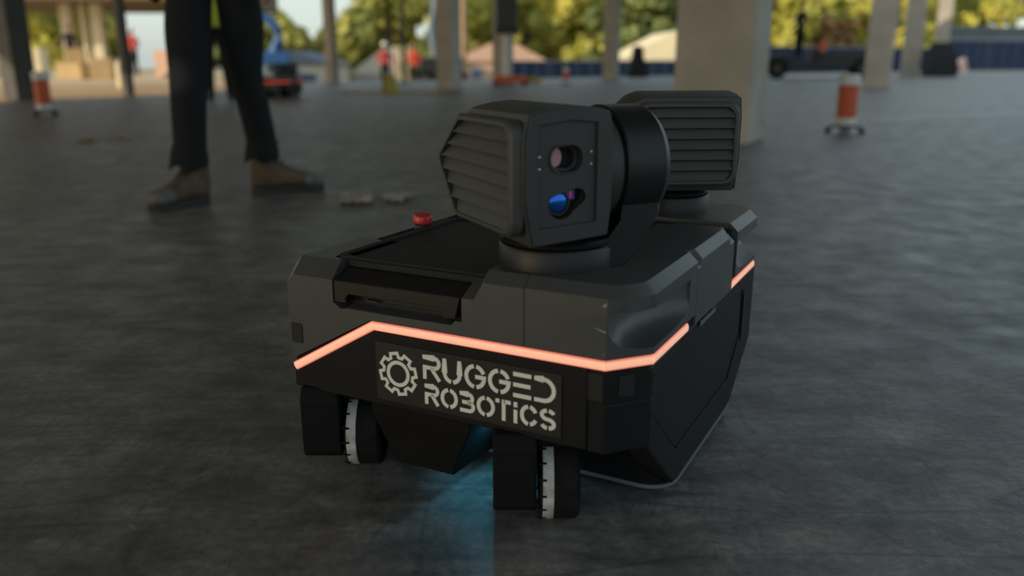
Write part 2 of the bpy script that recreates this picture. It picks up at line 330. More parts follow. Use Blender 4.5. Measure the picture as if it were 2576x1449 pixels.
# glowing strip: front with its drop on the left, corner, side, rear
def strip(path, name='light_strip'):       # path of (x,y,z) centre points lying on the outside; rounded ribbon
    P = [Vector(p) for p in path]; rings = []
    for i, p in enumerate(P):
        t0 = (P[i] - P[i - 1]).normalized() if i else (P[1] - P[0]).normalized()
        t1 = (P[i + 1] - P[i]).normalized() if i < len(P) - 1 else t0
        t = (t0 + t1).normalized()
        up = Vector((0, 0, 1)); out = t.cross(up).normalized(); v = out.cross(t).normalized()
        k = 1.0 / max(0.5, t.dot(t1)); hz = 0.0061 * (k if abs(t0.z - t1.z) > 0.05 else 1); dp = 0.0030 * (k if abs(t0.z - t1.z) < 0.05 else 1)
        rings.append([p + v * (hz * cos(a)) * (1 if abs(cos(a)) < .8 else 1) + out * (dp * max(-0.8, sin(a))) for a in [2 * pi * j / 16 for j in range(16)]])
    mb = MB().loft(rings); mb.m = [1 if (i < 16 * (len(rings) - 1) and (i % 16) in (0, 1, 6, 7, 8, 15)) else 0 for i in range(len(mb.f))]
    return rp(name, mb, [M['strip'], M['stripedge']], smooth=50)
strip([(-0.2835, 0.002, 0.1535), (-0.149, 0.002, 0.2312), (0.1672, 0.002, 0.2312)])
strip([(0.1676, 0.002, 0.2312), (0.1690, 0.002, 0.2312), (0.2080, 0.0475, 0.2312)])
strip([(0.2082, 0.0478, 0.2312), (0.2082, 0.0490, 0.2312), (0.2082, 0.184, 0.2300)])
strip([(0.2082, 0.418, 0.2295), (0.2082, 0.572, 0.2310)])

# upper covers -------------------------------------------------------
def ringL(y, zt): return [(XL, y, 0.1635), (XL, y, zt - 0.012), (XL + 0.012, y, zt), (-0.2105, y, zt), (-0.2105, y, 0.2060)]
fcl = rp('front_cover', MB().loft([ringL(0, 0.2845), ringL(0.021, 0.3065), ringL(0.150, 0.3065), ringL(0.166, 0.294), ringL(0.18, 0.294)]), 'cover')
fcm = MB().prism([(-0.2200, 0.2012), (-0.151, 0.2385), (-0.0100, 0.2385), (-0.0100, 0.2560), (-0.0245, 0.2560), (-0.0300, 0.2500), (-0.2000, 0.2480), (-0.2085, 0.2540), (-0.2200, 0.2540)], 1, 0, 0.03).build('cutter', M['cover'], R)
def ringR(y, zt): zz = 0.2857 + min(y, 0.03) * 0.48; return [(-0.0155, y, 0.2385), (-0.0155, y, zz), (0.0009, y, zz), (0.0152, y, zt), (0.0680, y, zt), (0.0680, y, 0.2385)]
fcr = MB().loft([ringR(0, 0.308), ringR(0.014, 0.3215), ringR(0.030, 0.3215), ringR(0.214, 0.3215)]).build('cutter', M['cover'], R)
cut(fcl, [fcm, fcr], 'UNION')
bv = fcl.modifiers.new('bevel', 'BEVEL'); bv.width = 0.0010; bv.segments = 2; bv.limit_method = 'ANGLE'; bv.angle_limit = radians(25)
rp('cover_sensor_window', MB().prism(rrect(-0.2850, -0.2660, 0.189, 0.217, 0.003), 1, -0.0012, 0.004), 'cavity', 0.0004)
for pts in ([(0.1545, 0.2752), (0.1625, 0.2735), (0.1690, 0.2720), (0.1690, 0.2700), (0.1640, 0.2716), (0.1570, 0.2742)], [(0.1640, 0.3010), (0.1690, 0.3046), (0.1694, 0.3016), (0.1670, 0.2996)], [(0.1655, 0.2444), (0.1672, 0.2456), (0.1674, 0.2446)]):
    rp('scratch', MB().prism(pts, 1, -0.0003, 0.0004), mat('scratched_primer', (0.30, 0.28, 0.24), 0.7))
# corner covers with the grip scoop
def corner_cover(mirror):
    n = 8
    def fy(p): return (p[0], YB - p[1]) if mirror else p
    def plan(bulge, inx, iny, y1):
        pts = [(0.0690, iny)]
        for i in range(n + 1):
            t = i / n; x = 0.170 + 0.040 * t; y = 0.047 * t
            b_ = bulge * 4 * t * (1 - t); x += b_ * 0.76; y -= b_ * 0.65
            x -= inx * (0.25 + 0.75 * t); y += iny * (1 - t * 0.6); pts.append((x, y))
        pts += [(XR - inx, y1), (0.0690, y1)]
        return [fy(p) for p in pts]
    rings = [(0.2385, 0, 0, 0), (0.285, 0, 0, 0), (0.294, .007, 0, 0), (0.3090, .007, 0, 0), (0.3215, .006, 0.0125, 0.0135)]
    y1 = 0.2165 if not mirror else YB - 0.436
    mb = MB().loft([[(x, y, z) for x, y in plan(b_, ix, iy, y1)] for z, b_, ix, iy in rings])
    o = rp('corner_cover', mb, 'cover')
    ctr = [(0.1712, 0.0008), (0.1705, 0.018), (0.164, 0.05), (0.168, 0.09), (0.176, 0.125), (0.190, 0.160), (0.2065, 0.184), (0.235, 0.186), (0.26, 0.10), (0.235, 0.0), (0.19, -0.03)]
    ctr = [fy(p) for p in ctr]
    cx_ = sum(p[0] for p in ctr) / len(ctr); cy_ = sum(p[1] for p in ctr) / len(ctr)
    def sh(p, dx): return (p[0] + dx, p[1])
    cm = MB().loft([[(*sh(p, dx), z) for p in ctr] for z, dx in ((0.2465, 0.032), (0.2490, 0.020), (0.2535, 0.010), (0.260, 0.004), (0.270, 0.0), (0.2935, 0.0))])
    c = cm.build('cutter', M['cover'], R)
    cut(o, [c])
    me = o.data; me.polygons.foreach_set('use_smooth', [True] * len(me.polygons)); me.set_sharp_from_angle(angle=radians(26))
    b = o.modifiers.new('bevel', 'BEVEL'); b.width = 0.0012; b.segments = 2; b.limit_method = 'ANGLE'; b.angle_limit = radians(40)
    return o
corner_cover(False); corner_cover(True)
# side cover between the grips (right) and its twin on the left
def ringS(y, c, zt=0.3215): return [(0.10, y, 0.2235), (XR, y, 0.2235), (XR, y, zt - c), (XR - c * 0.95, y, zt), (0.10, y, zt)]
sc = MB().loft([ringS(0.2185, .020, .320), ringS(0.2320, .020, .320), ringS(0.2365, .0122), ringS(0.386, .0122), ringS(0.391, .020, .318), ringS(0.418, .020, .318)])
rp('side_cover', sc, 'cover', 0.0012)
rp('groove_wall', MB().box(0.15, 0.200, 0.417, 0.437, 0.225, 0.312), 'dull')
rp('warning_label', MB().box(0.2095, 0.2105, 0.245, 0.325, 0.2140, 0.2215), mat('faded_label', (0.10, 0.10, 0.085), 0.6))
# deck plates
def deck(y0, y1, zt, xm, name='deck_plate'):
    def rg(y): return [(-0.276, y, 0.255), (-0.276, y, 0.290), (-0.266, y, 0.300), (0.002, y, 0.300), (0.0152, y, zt), (xm - 0.002, y, zt), (xm, y, zt - 0.002), (xm, y, 0.255)]
    rp(name, MB().loft([rg(y0), rg(y1)]), 'lid', 0.0015)
deck(0.2175, 0.4200, 0.3185, 0.12); deck(0.4365, 0.605, 0.3210, 0.075)
rp('deck_recess', MB().box(-0.27, 0.150, 0.18, 0.61, 0.25, 0.300), 'dull')
# lid with raised rim
lid = rp('lid', MB().prism([(-0.232, 0.030), (-0.236, 0.044), (-0.250, 0.340), (-0.240, 0.352), (0.000, 0.352), (0.008, 0.340), (0.008, 0.040), (0.004, 0.030)], 2, 0.296, 0.3065), 'lid', 0.003, seg=3)
lm = MB()
outer = rrect(-0.230, 0.006, 0.034, 0.348, 0.012, 4); inner = rrect(-0.222, -0.002, 0.042, 0.340, 0.010, 4)
k = len(outer)
lm.loft([[(x, y, 0.306) for x, y in outer], [(x, y, 0.3095) for x, y in outer], [(x, y, 0.3095) for x, y in inner], [(x, y, 0.306) for x, y in inner]], caps=False)
rp('lid_rim', lm, 'lid', 0.001, parent=lid)
# latch block with its finger notch
lt = MB()
lt.loft([[(-0.2085, 0.0006, 0.2555), (-0.2085, 0.0006, 0.2845), (-0.2065, 0.028, 0.2975), (-0.2065, 0.028, 0.2555)],
         [(-0.0255, 0.0006, 0.2575), (-0.0175, 0.0006, 0.2860), (-0.0160, 0.028, 0.2975), (-0.0175, 0.028, 0.2575)]])
latch = rp('latch', lt, 'anod')
nc = MB().prism([(-0.1905, 0.235), (-0.1905, 0.262), (-0.185, 0.2680), (-0.050, 0.2695), (-0.0445, 0.264), (-0.0405, 0.235)], 1, -0.02, 0.022).build('cutter', M['cavity'], R)
cut(latch, [nc])
latch.modifiers.new('bevel', 'BEVEL').width = 0.0008
rp('latch_well', MB().box(-0.207, -0.018, 0.0225, 0.026, 0.250, 0.285), 'cavity', parent=latch)
rp('latch_hook', MB().box(-0.168, -0.150, 0.013, 0.022, 0.2580, 0.2600), 'steel', 0.0008, parent=latch)
rp('latch_sill', MB().prism([(0.0015, 0.2490), (0.0225, 0.2515), (0.0225, 0.246), (0.0015, 0.245)], 0, -0.192, -0.040), 'cover', parent=latch)
# emergency stop
es = rp('emergency_stop', MB().turn((-0.243, 0.262, 0.298), (0.10, -0.06, 1), [(0, 0.0125), (0.013, 0.0125), (0.0135, 0.009), (0.016, 0.009)], 24), 'steel', smooth=30)
rp('button_cap', MB().turn((-0.243, 0.262, 0.298), (0.10, -0.06, 1), [(0.015, 0.0135), (0.017, 0.0152), (0.026, 0.0152), (0.0285, 0.0135), (0.0290, 0.006)], 24), 'red', smooth=40, parent=es, label='red mushroom button')

# logo plate, gear emblem and stencil letters
plate = rp('logo_plate', MB().prism(rrect(-0.1448, 0.1175, 0.1335, 0.2122, 0.002, 3), 1, -0.0008, 0.002), 'plate')
def ribbon(mb, pts, w, closed=False, y0=-0.0013, y1=-0.0006):
    P = [Vector((p[0], p[1])) for p in pts]; n = len(P); Lf = []; Rt = []
    for i in range(n):
        if closed: a, b = P[i - 1], P[(i + 1) % n]; d0 = (P[i] - a).normalized(); d1 = (b - P[i]).normalized()
        else:
            d0 = (P[i] - P[i - 1]).normalized() if i else (P[1] - P[0]).normalized(); d1 = (P[i + 1] - P[i]).normalized() if i < n - 1 else d0
        t = (d0 + d1).normalized(); nn = Vector((-t.y, t.x)); kk = min(1.6, 1 / max(0.4, t.dot(d1)))
        Lf.append(P[i] + nn * w / 2 * kk); Rt.append(P[i] - nn * w / 2 * kk)
    rg = [[(Lf[i].x, y0, Lf[i].y), (Rt[i].x, y0, Rt[i].y), (Rt[i].x, y1, Rt[i].y), (Lf[i].x, y1, Lf[i].y)] for i in range(n)]
    if closed: rg.append(rg[0])
    mb.loft(rg, caps=not closed)
def ell(cx, cy, rx, ry, a0, a1, n=14): return [(cx + rx * cos(radians(a0 + (a1 - a0) * i / n)), cy + ry * sin(radians(a0 + (a1 - a0) * i / n))) for i in range(n + 1)]
def letter(ch, x0, x1, z0, z1, w):
    W = x1 - x0; H = z1 - z0; h = w / 2 ; mb = MB()
    L_, R_, B_, T_ = x0 + h, x1 - h, z0 + h, z1 - h; cx, cz = (L_ + R_) / 2, (T_ + B_) / 2; rx, rz = (R_ - L_) / 2, (T_ - B_) / 2
    if ch == 'R':
        r = (T_ - cz) / 2 + 0.0
        ribbon(mb, [(x0, T_), (R_ - r, T_)] + ell(R_ - r, T_ - r, r, r, 90, -90, 10) + [(L_, cz), (L_, z0)], w)
        ribbon(mb, [(cx - 0.05 * W, cz + 0.1 * w), (R_ + 0.1 * w, z0)], w)
    elif ch == 'U':
        g = 0.10 * W
        ribbon(mb, [(L_, z1), (L_, B_ + rx)] + ell(cx, B_ + rx, rx, rx, 180, 270 - 8, 8), w)
        ribbon(mb, [(R_, z1), (R_, B_ + rx)] + ell(cx, B_ + rx, rx, rx, 0, -90 + 8, 8), w)
    elif ch == 'G':
        ribbon(mb, ell(cx, cz, rx, rz, 98, 262), w)
        ribbon(mb, ell(cx, cz, rx, rz, 82, 22, 8), w)
        ribbon(mb, [(cx, cz)] + [(R_, cz)] + ell(cx, cz, rx, rz, -12, -82, 8), w)
    elif ch == 'O':
        ribbon(mb, ell(cx, cz, rx, rz, 98, 262), w); ribbon(mb, ell(cx, cz, rx, rz, 82, -82), w)
    elif ch == 'C':
        ribbon(mb, ell(cx, cz, rx, rz, 98, 262), w); ribbon(mb, ell(cx, cz, rx, rz, 82, 25, 8), w); ribbon(mb, ell(cx, cz, rx, rz, -25, -82, 8), w)
    elif ch == 'E':
        ribbon(mb, [(x0, T_), (x1, T_)], w); ribbon(mb, [(x0, cz), (x1 - 0.04 * W, cz)], w); ribbon(mb, [(x0, B_), (x1, B_)], w)
    elif ch == 'D':
        ribbon(mb, [(x0, T_), (R_ - rz, T_)] + ell(R_ - rz, cz, rz, rz, 90, -90, 16) + [(x0, B_)], w)
    elif ch == 'B':
        r = (T_ - cz) / 2
        ribbon(mb, [(x0, T_), (R_ - r - .06 * W, T_)] + ell(R_ - r - .06 * W, T_ - r, r, r, 90, -90, 8) + [(x0 + .15 * W, cz)], w)
        ribbon(mb, [(cx, cz), (R_ - r, cz)] + ell(R_ - r, cz - r, r, r, 90, -90, 8) + [(x0, B_)], w)
    elif ch == 'T':
        ribbon(mb, [(x0, T_), (x0 + 0.26 * W, T_)], w); ribbon(mb, [(x1, T_), (cx + .02 * W, T_)], w); ribbon(mb, [(cx + .04 * W, z1), (cx + .04 * W, z0)], w)
    elif ch == 'i':
        ribbon(mb, [(cx, z1), (cx, z1 - 0.24 * H)], w); ribbon(mb, [(cx, z0), (cx, z1 - 0.36 * H)], w)
    elif ch == 'S':
        r = (T_ - cz) / 2
        ribbon(mb, ell(cx, T_ - r, rx, r, 80, 20, 5), w)
        ribbon(mb, ell(cx, T_ - r, rx, r, 100, 270, 10) + ell(cx, B_ + r, rx, r, 90, -80, 10)[1:], w)
        ribbon(mb, ell(cx, B_ + r, rx, r, 200, 262, 5), w)
    return mb
for ch, a, b in (('R', -.0723, -.0459), ('U', -.0430, -.0163), ('G', -.0119, .0182), ('G', .0210, .0517), ('E', .0550, .0789), ('D', .0828, .1106)):
    rp('letter', letter(ch, a, b, 0.1740, 0.2058, 0.0052), 'ink', parent=plate)
for ch, a, b in (('R', -.0705, -.0489), ('O', -.0470, -.0219), ('B', -.0190, .0025), ('O', .0048, .0302), ('T', .0311, .0517), ('i', .0554, .0609), ('C', .0642, .0881), ('S', .0903, .1112)):
    rp('letter', letter(ch, a, b, 0.1405, 0.1676, 0.0050), 'ink', parent=plate)
gm = MB(); gp = []
for k in range(8):
    a = 90 + 12 + k * 45
    for da, rr in ((-15.5, 0.0222), (-11.0, 0.0278), (11.0, 0.0278), (15.5, 0.0222)):
        t = radians(a + da); gp.append((-0.1105 + rr * cos(t), 0.1732 + rr * sin(t)))
ribbon(gm, gp, 0.0042, True); ribbon(gm, ell(-0.1105, 0.1732, 0.0152, 0.0152, 0, 352.8, 48), 0.0050, True)
rp('gear_emblem', gm, 'ink', parent=plate)

# wheels, housings, print head
for wx, wy in ((0.0330, 0.9560), (-0.2330, 1.1030)):          # world x of the tyre's inner edge and y of its contact; modules steered towards +y
    q = Matrix.Rotation(-RYAW, 3, 'Z') @ (Vector((wx, wy, 0)) - Vector((-0.0469, 0.9484, 0)))
    K = dict(loc=tuple(q), rot=(0, 0, -RYAW))
    wl = rp('drive_wheel', MB().turn((0, 0, 0.0515), (1, 0, 0), [(0, 0.030), (0.001, 0.047), (0.004, 0.0512), (0.046, 0.0512), (0.050, 0.047), (0.051, 0.030)], 48), 'rubber', smooth=40, **K)
    rp('tread_band', MB().turn((0.004, 0, 0.0515), (1, 0, 0), [(0, 0.0508), (0.001, 0.0517), (0.0135, 0.0517), (0.0145, 0.0508)], 48, caps=False), 'band', smooth=40, parent=wl, label='worn white band round the black tread')
    tl = MB()
    for k in range(16):
        a = 2 * pi * k / 16
        o_ = Vector((0, 0.0512 * cos(a), 0.0515 + 0.0512 * sin(a)))
        tl.cyl(o_ + Vector((-0.001, 0, 0)), o_ + Vector((0.009, 0, 0)), 0.0017, n=6)
    rp('tread_lug', tl, 'rubber', parent=wl)
    rp('wheel_housing', MB().prism([(-0.040, 0.026), (-0.048, 0.034), (-0.050, 0.112), (-0.040, 0.128), (0.050, 0.128), (0.050, 0.026)], 0, -0.056, -0.003), 'dull', 0.003, **K)
    rp('axle_bracket', MB().prism([(-0.030, 0.106), (-0.030, 0.128), (0.065, 0.128), (0.065, 0.03), (0.056, 0.03), (0.052, 0.108)], 0, -0.001, 0.054), 'dull', 0.002, **K)
ph = rp('print_head', MB().loft([[(-0.146, 0.030, 0.030), (-0.050, 0.030, 0.030), (-0.043, 0.125, 0.030), (-0.146, 0.125, 0.030)],
                                 [(-0.150, 0.027, 0.050), (-0.044, 0.027, 0.050), (-0.036, 0.13, 0.050), (-0.150, 0.13, 0.050)],
                                 [(-0.172, 0.020, 0.102), (-0.018, 0.020, 0.102), (-0.014, 0.14, 0.102), (-0.172, 0.14, 0.102)],
                                 [(-0.172, 0.020, 0.125), (-0.018, 0.020, 0.125), (-0.014, 0.14, 0.125), (-0.172, 0.14, 0.125)]]), 'dull', 0.002)
rp('floor_led', MB().box(-0.034, -0.012, 0.060, 0.100, 0.0985, 0.1015), 'bluelamp', 0.001)
def led(loc, sx, sy, e, rx=0.0, ry=0.0):
    ld = bpy.data.lights.new('floor_led_light', 'AREA'); ld.shape = 'RECTANGLE'; ld.size = sx; ld.size_y = sy; ld.energy = e; ld.color = (0.08, 0.50, 0.75)
    lo = bpy.data.objects.new('floor_led_light', ld); col.objects.link(lo); lo.parent = R; lo.location = loc; lo.rotation_euler = (radians(rx), radians(ry), 0)
led((-0.010, 0.080, 0.095), 0.02, 0.04, 0.11, -20, -4)
led((-0.085, 0.080, 0.0285), 0.06, 0.07, 0.007, 0, 0)
# camera heads -------------------------------------------------------
HEX = [(0.065, 0.4995), (0.139, 0.4395), (0.077, 0.3765)]           # top back, back point, bottom back in (depth, height)
def head_outline(): return [(-0.084, 0.505), (-0.060, 0.5105), (-0.034, 0.513), (-0.008, 0.511), (0.017, 0.506), (0.021, 0.485), (0.021, 0.400), (0.017, 0.367), (-0.032, 0.3635), (-0.080, 0.361), (-0.090, 0.410), (-0.090, 0.478)]
def camera_head(px, py, rz):
    P = dict(loc=(px, py, 0), rot=(0, 0, rz))
    tt = rp('turntable', MB().turn((0, 0, 0), (0, 0, 1), [(0.3205, 0.0715), (0.3440, 0.0715), (0.3470, 0.0695), (0.3472, 0.0660)], 56), 'anod', smooth=35, **P)
    rp('turntable_cap', MB().turn((0, 0, 0), (0, 0, 1), [(0.3472, 0.060), (0.3490, 0.0645), (0.3490, 0.0690), (0.3530, 0.0700), (0.3560, 0.0670), (0.3575, 0.050)], 56), 'anod', smooth=35, parent=tt)
    # yoke: ring with a cranked arm down to the turntable
    ya = MB()
    ya.turn((0, -0.002, 0.4365), (1, 0, 0), [(0.052, 0.058), (0.052, 0.0700), (0.054, 0.0718), (0.1055, 0.0718), (0.1150, 0.0655), (0.1152, 0.03)], 64)
    armp = [(0.020, 0.355), (0.036, 0.357), (0.052, 0.376), (0.055, 0.400), (0.060, 0.440), (0.110, 0.440), (0.1145, 0.400), (0.1145, 0.380), (0.080, 0.330), (0.066, 0.3215), (0.020, 0.3215)]
    def inset(poly, k): c = (0.075, 0.39); return [((p[0] - c[0]) * k + c[0], (p[1] - c[1]) * k + c[1]) for p in poly]
    inn = [(a - (0.010 if a > 0.062 else 0), z) for a, z in armp]
    ya.loft([[(a, -0.060, z) for a, z in inn], [(a, -0.050, z) for a, z in armp], [(a, 0.046, z) for a, z in armp], [(a, 0.056, z) for a, z in inn]])
    yk = rp('yoke_arm', ya, 'anod', 0.0008, smooth=30, **P)
    rp('tilt_seal', MB().turn((0, -0.002, 0.4365), (1, 0, 0), [(0.0505, 0.060), (0.0505, 0.0668), (0.0535, 0.0668), (0.0535, 0.060)], 56), 'cavity', smooth=35, parent=yk)
    # housing
    hb = MB(); O_ = head_outline(); zc = 0.4375
    def st(d, kz, ka=1.0): return [((a + 0.034) * ka - 0.034, d, (z - zc) * kz + zc) for a, z in O_]
    hb.loft([st(-0.085, 1.0), st(-0.083, 1.004), st(0.062, 1.0), st(0.075, 0.93), st(0.134, 0.14), st(0.137, 0.10, 0.97)])
    hd = rp('sensor_head', hb, 'hull', 0.0025, seg=3, **P)
    for k_ in hd.modifiers: k_.angle_limit = radians(24)
    hd.data.polygons.foreach_set('use_smooth', [True] * len(hd.data.polygons)); hd.data.set_sharp_from_angle(angle=radians(24))
    rp('tilt_drum', MB().turn((0, -0.002, 0.4365), (1, 0, 0), [(0.015, 0.0672), (0.0490, 0.0672), (0.0505, 0.0655), (0.051, 0.03)], 56), 'hull', smooth=35, parent=hd)
    rp('drum_port', MB().turn((0.030, -0.0655, 0.424), (0, -1, 0.0), [(0, 0.003), (0.0035, 0.003)], 14), 'cavity', parent=hd)
    # face bezel (ring) and recessed face plate
    OI = rrect(-0.0735, 0.0000, 0.3825, 0.4935, 0.002, 2)
    plate_o = [((a + 0.034) * 0.965 - 0.034, (z - zc) * 0.975 + zc) for a, z in O_]
    bz = MB().prism(plate_o, 1, -0.0895, -0.080)
    bo = bz.build('face_bezel', M['face'], hd)
    hole = MB().prism([(-0.0735, 0.3815), (0.0005, 0.3850), (0.0000, 0.4945), (-0.034, 0.4975), (-0.0740, 0.4925)], 1, -0.10, -0.0842).build('cutter', M['face'], hd)
    cut(bo, [hole])
    bb = bo.modifiers.new('bevel', 'BEVEL'); bb.width = 0.0007; bb.limit_method = 'ANGLE'; bb.segments = 2
    fp = MB().prism([(-0.0738, 0.3812), (0.0008, 0.3846), (0.0003, 0.4948), (-0.034, 0.4978), (-0.0743, 0.4928)], 1, -0.0852, -0.0828).build('face_plate', M['face'], hd)
    c1 = MB().prism(rrect(-0.0570, -0.0175, 0.4415, 0.4710, 0.0140, 8), 1, -0.12, -0.07).build('cutter', M['face'], hd)
    kp = ell(-0.0425, 0.4070, 0.0172, 0.0172, 150, 330, 12) + ell(-0.0225, 0.4140, 0.0105, 0.0095, -40, 110, 10)
    c2 = MB().prism(kp, 1, -0.12, -0.07).build('cutter', M['face'], hd)
    cut(fp, [c1, c2])
    # the pockets behind: lens barrels set into the housing
    hc1 = MB().prism(rrect(-0.0570, -0.0175, 0.4415, 0.4710, 0.0140, 8), 1, -0.12, -0.062).build('cutter', M['cavity'], hd)
    hc2 = MB().prism(kp, 1, -0.12, -0.066).build('cutter', M['cavity'], hd)
    c3 = MB().prism(rrect(-0.0570, -0.0175, 0.4415, 0.4710, 0.0140, 8), 1, -0.12, -0.07).build('cutter', M['cavity'], hd)
    c4 = MB().prism(kp, 1, -0.12, -0.07).build('cutter', M['cavity'], hd)
    cut(bo, [c3, c4]); bb = bo.modifiers.new('bevel', 'BEVEL'); bb.width = 0.0007; bb.limit_method = 'ANGLE'; bb.segments = 2
    hm = hd.modifiers[0]; hdm = hd.data; hd.modifiers.clear(); cut(hd, [hc1, hc2])
    hd.data.polygons.foreach_set('use_smooth', [True] * len(hd.data.polygons)); hd.data.set_sharp_from_angle(angle=radians(24))
    b = hd.modifiers.new('bevel', 'BEVEL'); b.width = 0.0022; b.segments = 3; b.limit_method = 'ANGLE'; b.angle_limit = radians(24)
    # raised shroud lip of the upper aperture
    def lip(c, d0, d1, k0, k1):
        def sc_(k, d): return [((a - c[0]) * k + c[0], d, (z - c[1]) * k + c[1]) for a, z in rrect(-0.0570, -0.0175, 0.4415, 0.4710, 0.0140, 8)]
        return MB().loft([sc_(k0, d0), sc_(k0, d1), sc_(k1, d1), sc_(k1, d0), sc_(k0, d0)], caps=False)
    rp('aperture_shroud', lip((-0.037, 0.45625), -0.064, -0.0872, 1.10, 0.985), 'face', 0.0005, parent=hd)
    rp('aperture_ring', lip((-0.0365, 0.45625), -0.064, -0.0765, 0.985, 0.76), 'face', 0.0005, parent=hd)
    rp('pocket_lining', MB().prism(rrect(-0.0565, -0.018, 0.442, 0.4705, 0.0135, 6), 1, -0.0645, -0.062), 'cavity', parent=hd)
    rp('pink_window', MB().prism(ell(-0.0430, 0.4562, 0.0095, 0.0112, 0, 345, 20), 1, -0.0672, -0.0645), 'pinklens', parent=hd, label='pink coated optical window')
    rp('pocket_lining', MB().prism([(a * 1.0, z) for a, z in kp], 1, -0.0680, -0.0662), 'cavity', parent=hd)
    lb = rp('lens_barrel', MB().turn((-0.0450, -0.066, 0.4080), (0, -1, 0), [(0, 0.0142), (0.0165, 0.0142), (0.0170, 0.0136), (0.0170, 0.0124), (0.0150, 0.0120)], 32), 'face', smooth=35, parent=hd)
    rp('blue_lens', MB().turn((-0.0450, -0.0810, 0.4080), (0, -1, 0), [(0, 0.0122), (0.0008, 0.0118), (0.0022, 0.0094), (0.0032, 0.0056), (0.0036, 0.0016)], 32), 'bluelens', smooth=60, parent=hd, label='blue coated glass lens')
    dh = rp('diode_block', MB().prism(rrect(-0.0345, -0.0240, 0.4105, 0.4215, 0.0015, 3), 1, -0.0815, -0.066), mat('diode_window', (0.05, 0.05, 0.12), 0.2), 0.0005, parent=hd)
    rp('diode', MB().box(-0.0306, -0.0284, -0.0820, -0.0813, 0.4125, 0.4195), 'diode', parent=hd)
    for a, z in ((-0.0705, 0.4592), (-0.0705, 0.4462), (-0.0060, 0.4625), (-0.0060, 0.4492)):
        rp('screw', MB().turn((a, -0.0851, z), (0, -1, 0), [(0, 0.0014), (0.0007, 0.0014), (0.0009, 0.0008)], 10), 'screw', parent=hd)
    # louvred side: frame and tilted slats, all on the -a side
    front = arc(-0.062, 0.478, 0.0175, 180, 90, 5); fbot = arc(-0.062, 0.392, 0.0175, 270, 180, 5)
    outl = front + [(0.058, 0.4955), (0.064, 0.4945), (0.128, 0.4440), (0.1295, 0.4370), (0.078, 0.3765), (0.070, 0.3745)] + fbot
    ci = (0.02, 0.436)
    def sc2(k): return [((d - ci[0]) * (1 - (1 - k) * 0.62) + ci[0], (z - ci[1]) * k + ci[1]) for d, z in outl]
    fr = MB(); A0, A1 = -0.088, -0.1035
    o1, o2, i1 = sc2(1.05), sc2(1.0), sc2(0.925)
    fr.loft([[(A0, d, z) for d, z in o1], [(A1 + 0.003, d, z) for d, z in o1], [(A1, d, z) for d, z in o2], [(A1, d, z) for d, z in i1], [(A1 + 0.010, d, z) for d, z in i1], [(A1 + 0.010, ci[0] + (d - ci[0]) * .1, ci[1] + (z - ci[1]) * .1) for d, z in i1]], caps=False)
    rp('louvre_frame', fr, 'slat', 0.0006, smooth=28, parent=hd)
    zlo, zhi = min(z for _, z in i1), max(z for _, z in i1); ns = 7; dz = (zhi - zlo) / ns
    def span(z):                                     # depth range of the inner outline at height z
        xs = []
        for i in range(len(i1)):
            (d0, z0), (d1, z1) = i1[i], i1[(i + 1) % len(i1)]
            if (z0 - z) * (z1 - z) <= 0 and abs(z1 - z0) > 1e-9: xs.append(d0 + (d1 - d0) * (z - z0) / (z1 - z0))
        return (min(xs), max(xs)) if len(xs) > 1 else None
    for k in range(ns):
        za, zb = zlo + k * dz + 0.0007, zlo + (k + 1) * dz - 0.0007
        zs = [max(zlo + 1e-4, za), (za + zb) / 2, min(zhi - 1e-4, zb)]
        rings_o = []; rings_b = []
        for z in zs:
            t = (z - za) / (zb - za); s0, s1 = span(z); aa = -0.1030 + 0.0078 * t
            rings_o.append([(aa, s0, z), (aa, s1 - 0.0015, z)]); rings_b.append([(aa + 0.004, s0, z), (aa + 0.004, s1 - 0.0015, z)])
        sl = MB()
        vs_ = [p for r_ in rings_o for p in r_] + [p for r_ in rings_b for p in r_]
        sl.add(vs_, [(0, 1, 3, 2), (2, 3, 5, 4), (6, 8, 9, 7), (8, 10, 11, 9), (0, 6, 7, 1), (4, 5, 11, 10), (0, 2, 8, 6), (2, 4, 10, 8), (1, 7, 9, 3), (3, 9, 11, 5)])
        rp('slat', sl, 'slat', parent=hd)
    return hd
camera_head(0.065, 0.096, radians(26) - RYAW)
camera_head(0.066, 0.528, radians(95) - RYAW)

# second robot far off, red strip
def copy_tree(o, parent=None, skip=()):
    c = o.copy(); col.objects.link(c); c.parent = parent
    for ch in list(o.children):
        if ch.name.split('.')[0] not in skip: copy_tree(ch, c, skip)
    return c
R2 = copy_tree(ROBOT, None, ('letter', 'slat', 'screw', 'floor_led_light', 'gear_emblem', 'tread_lug'))
R2.location = (-3.62, 12.95, 0); R2.rotation_euler = (0, 0, radians(-12))
tag(R2, 'distant black layout robot with red light strip on the floor behind the worker', 'robot')
for ch in R2.children:
    if ch.name.startswith('light_strip'):
        ch.data = ch.data.copy(); ch.data.materials.clear(); ch.data.materials.append(M['redstrip']); ch.data.materials.append(M['redstrip'])

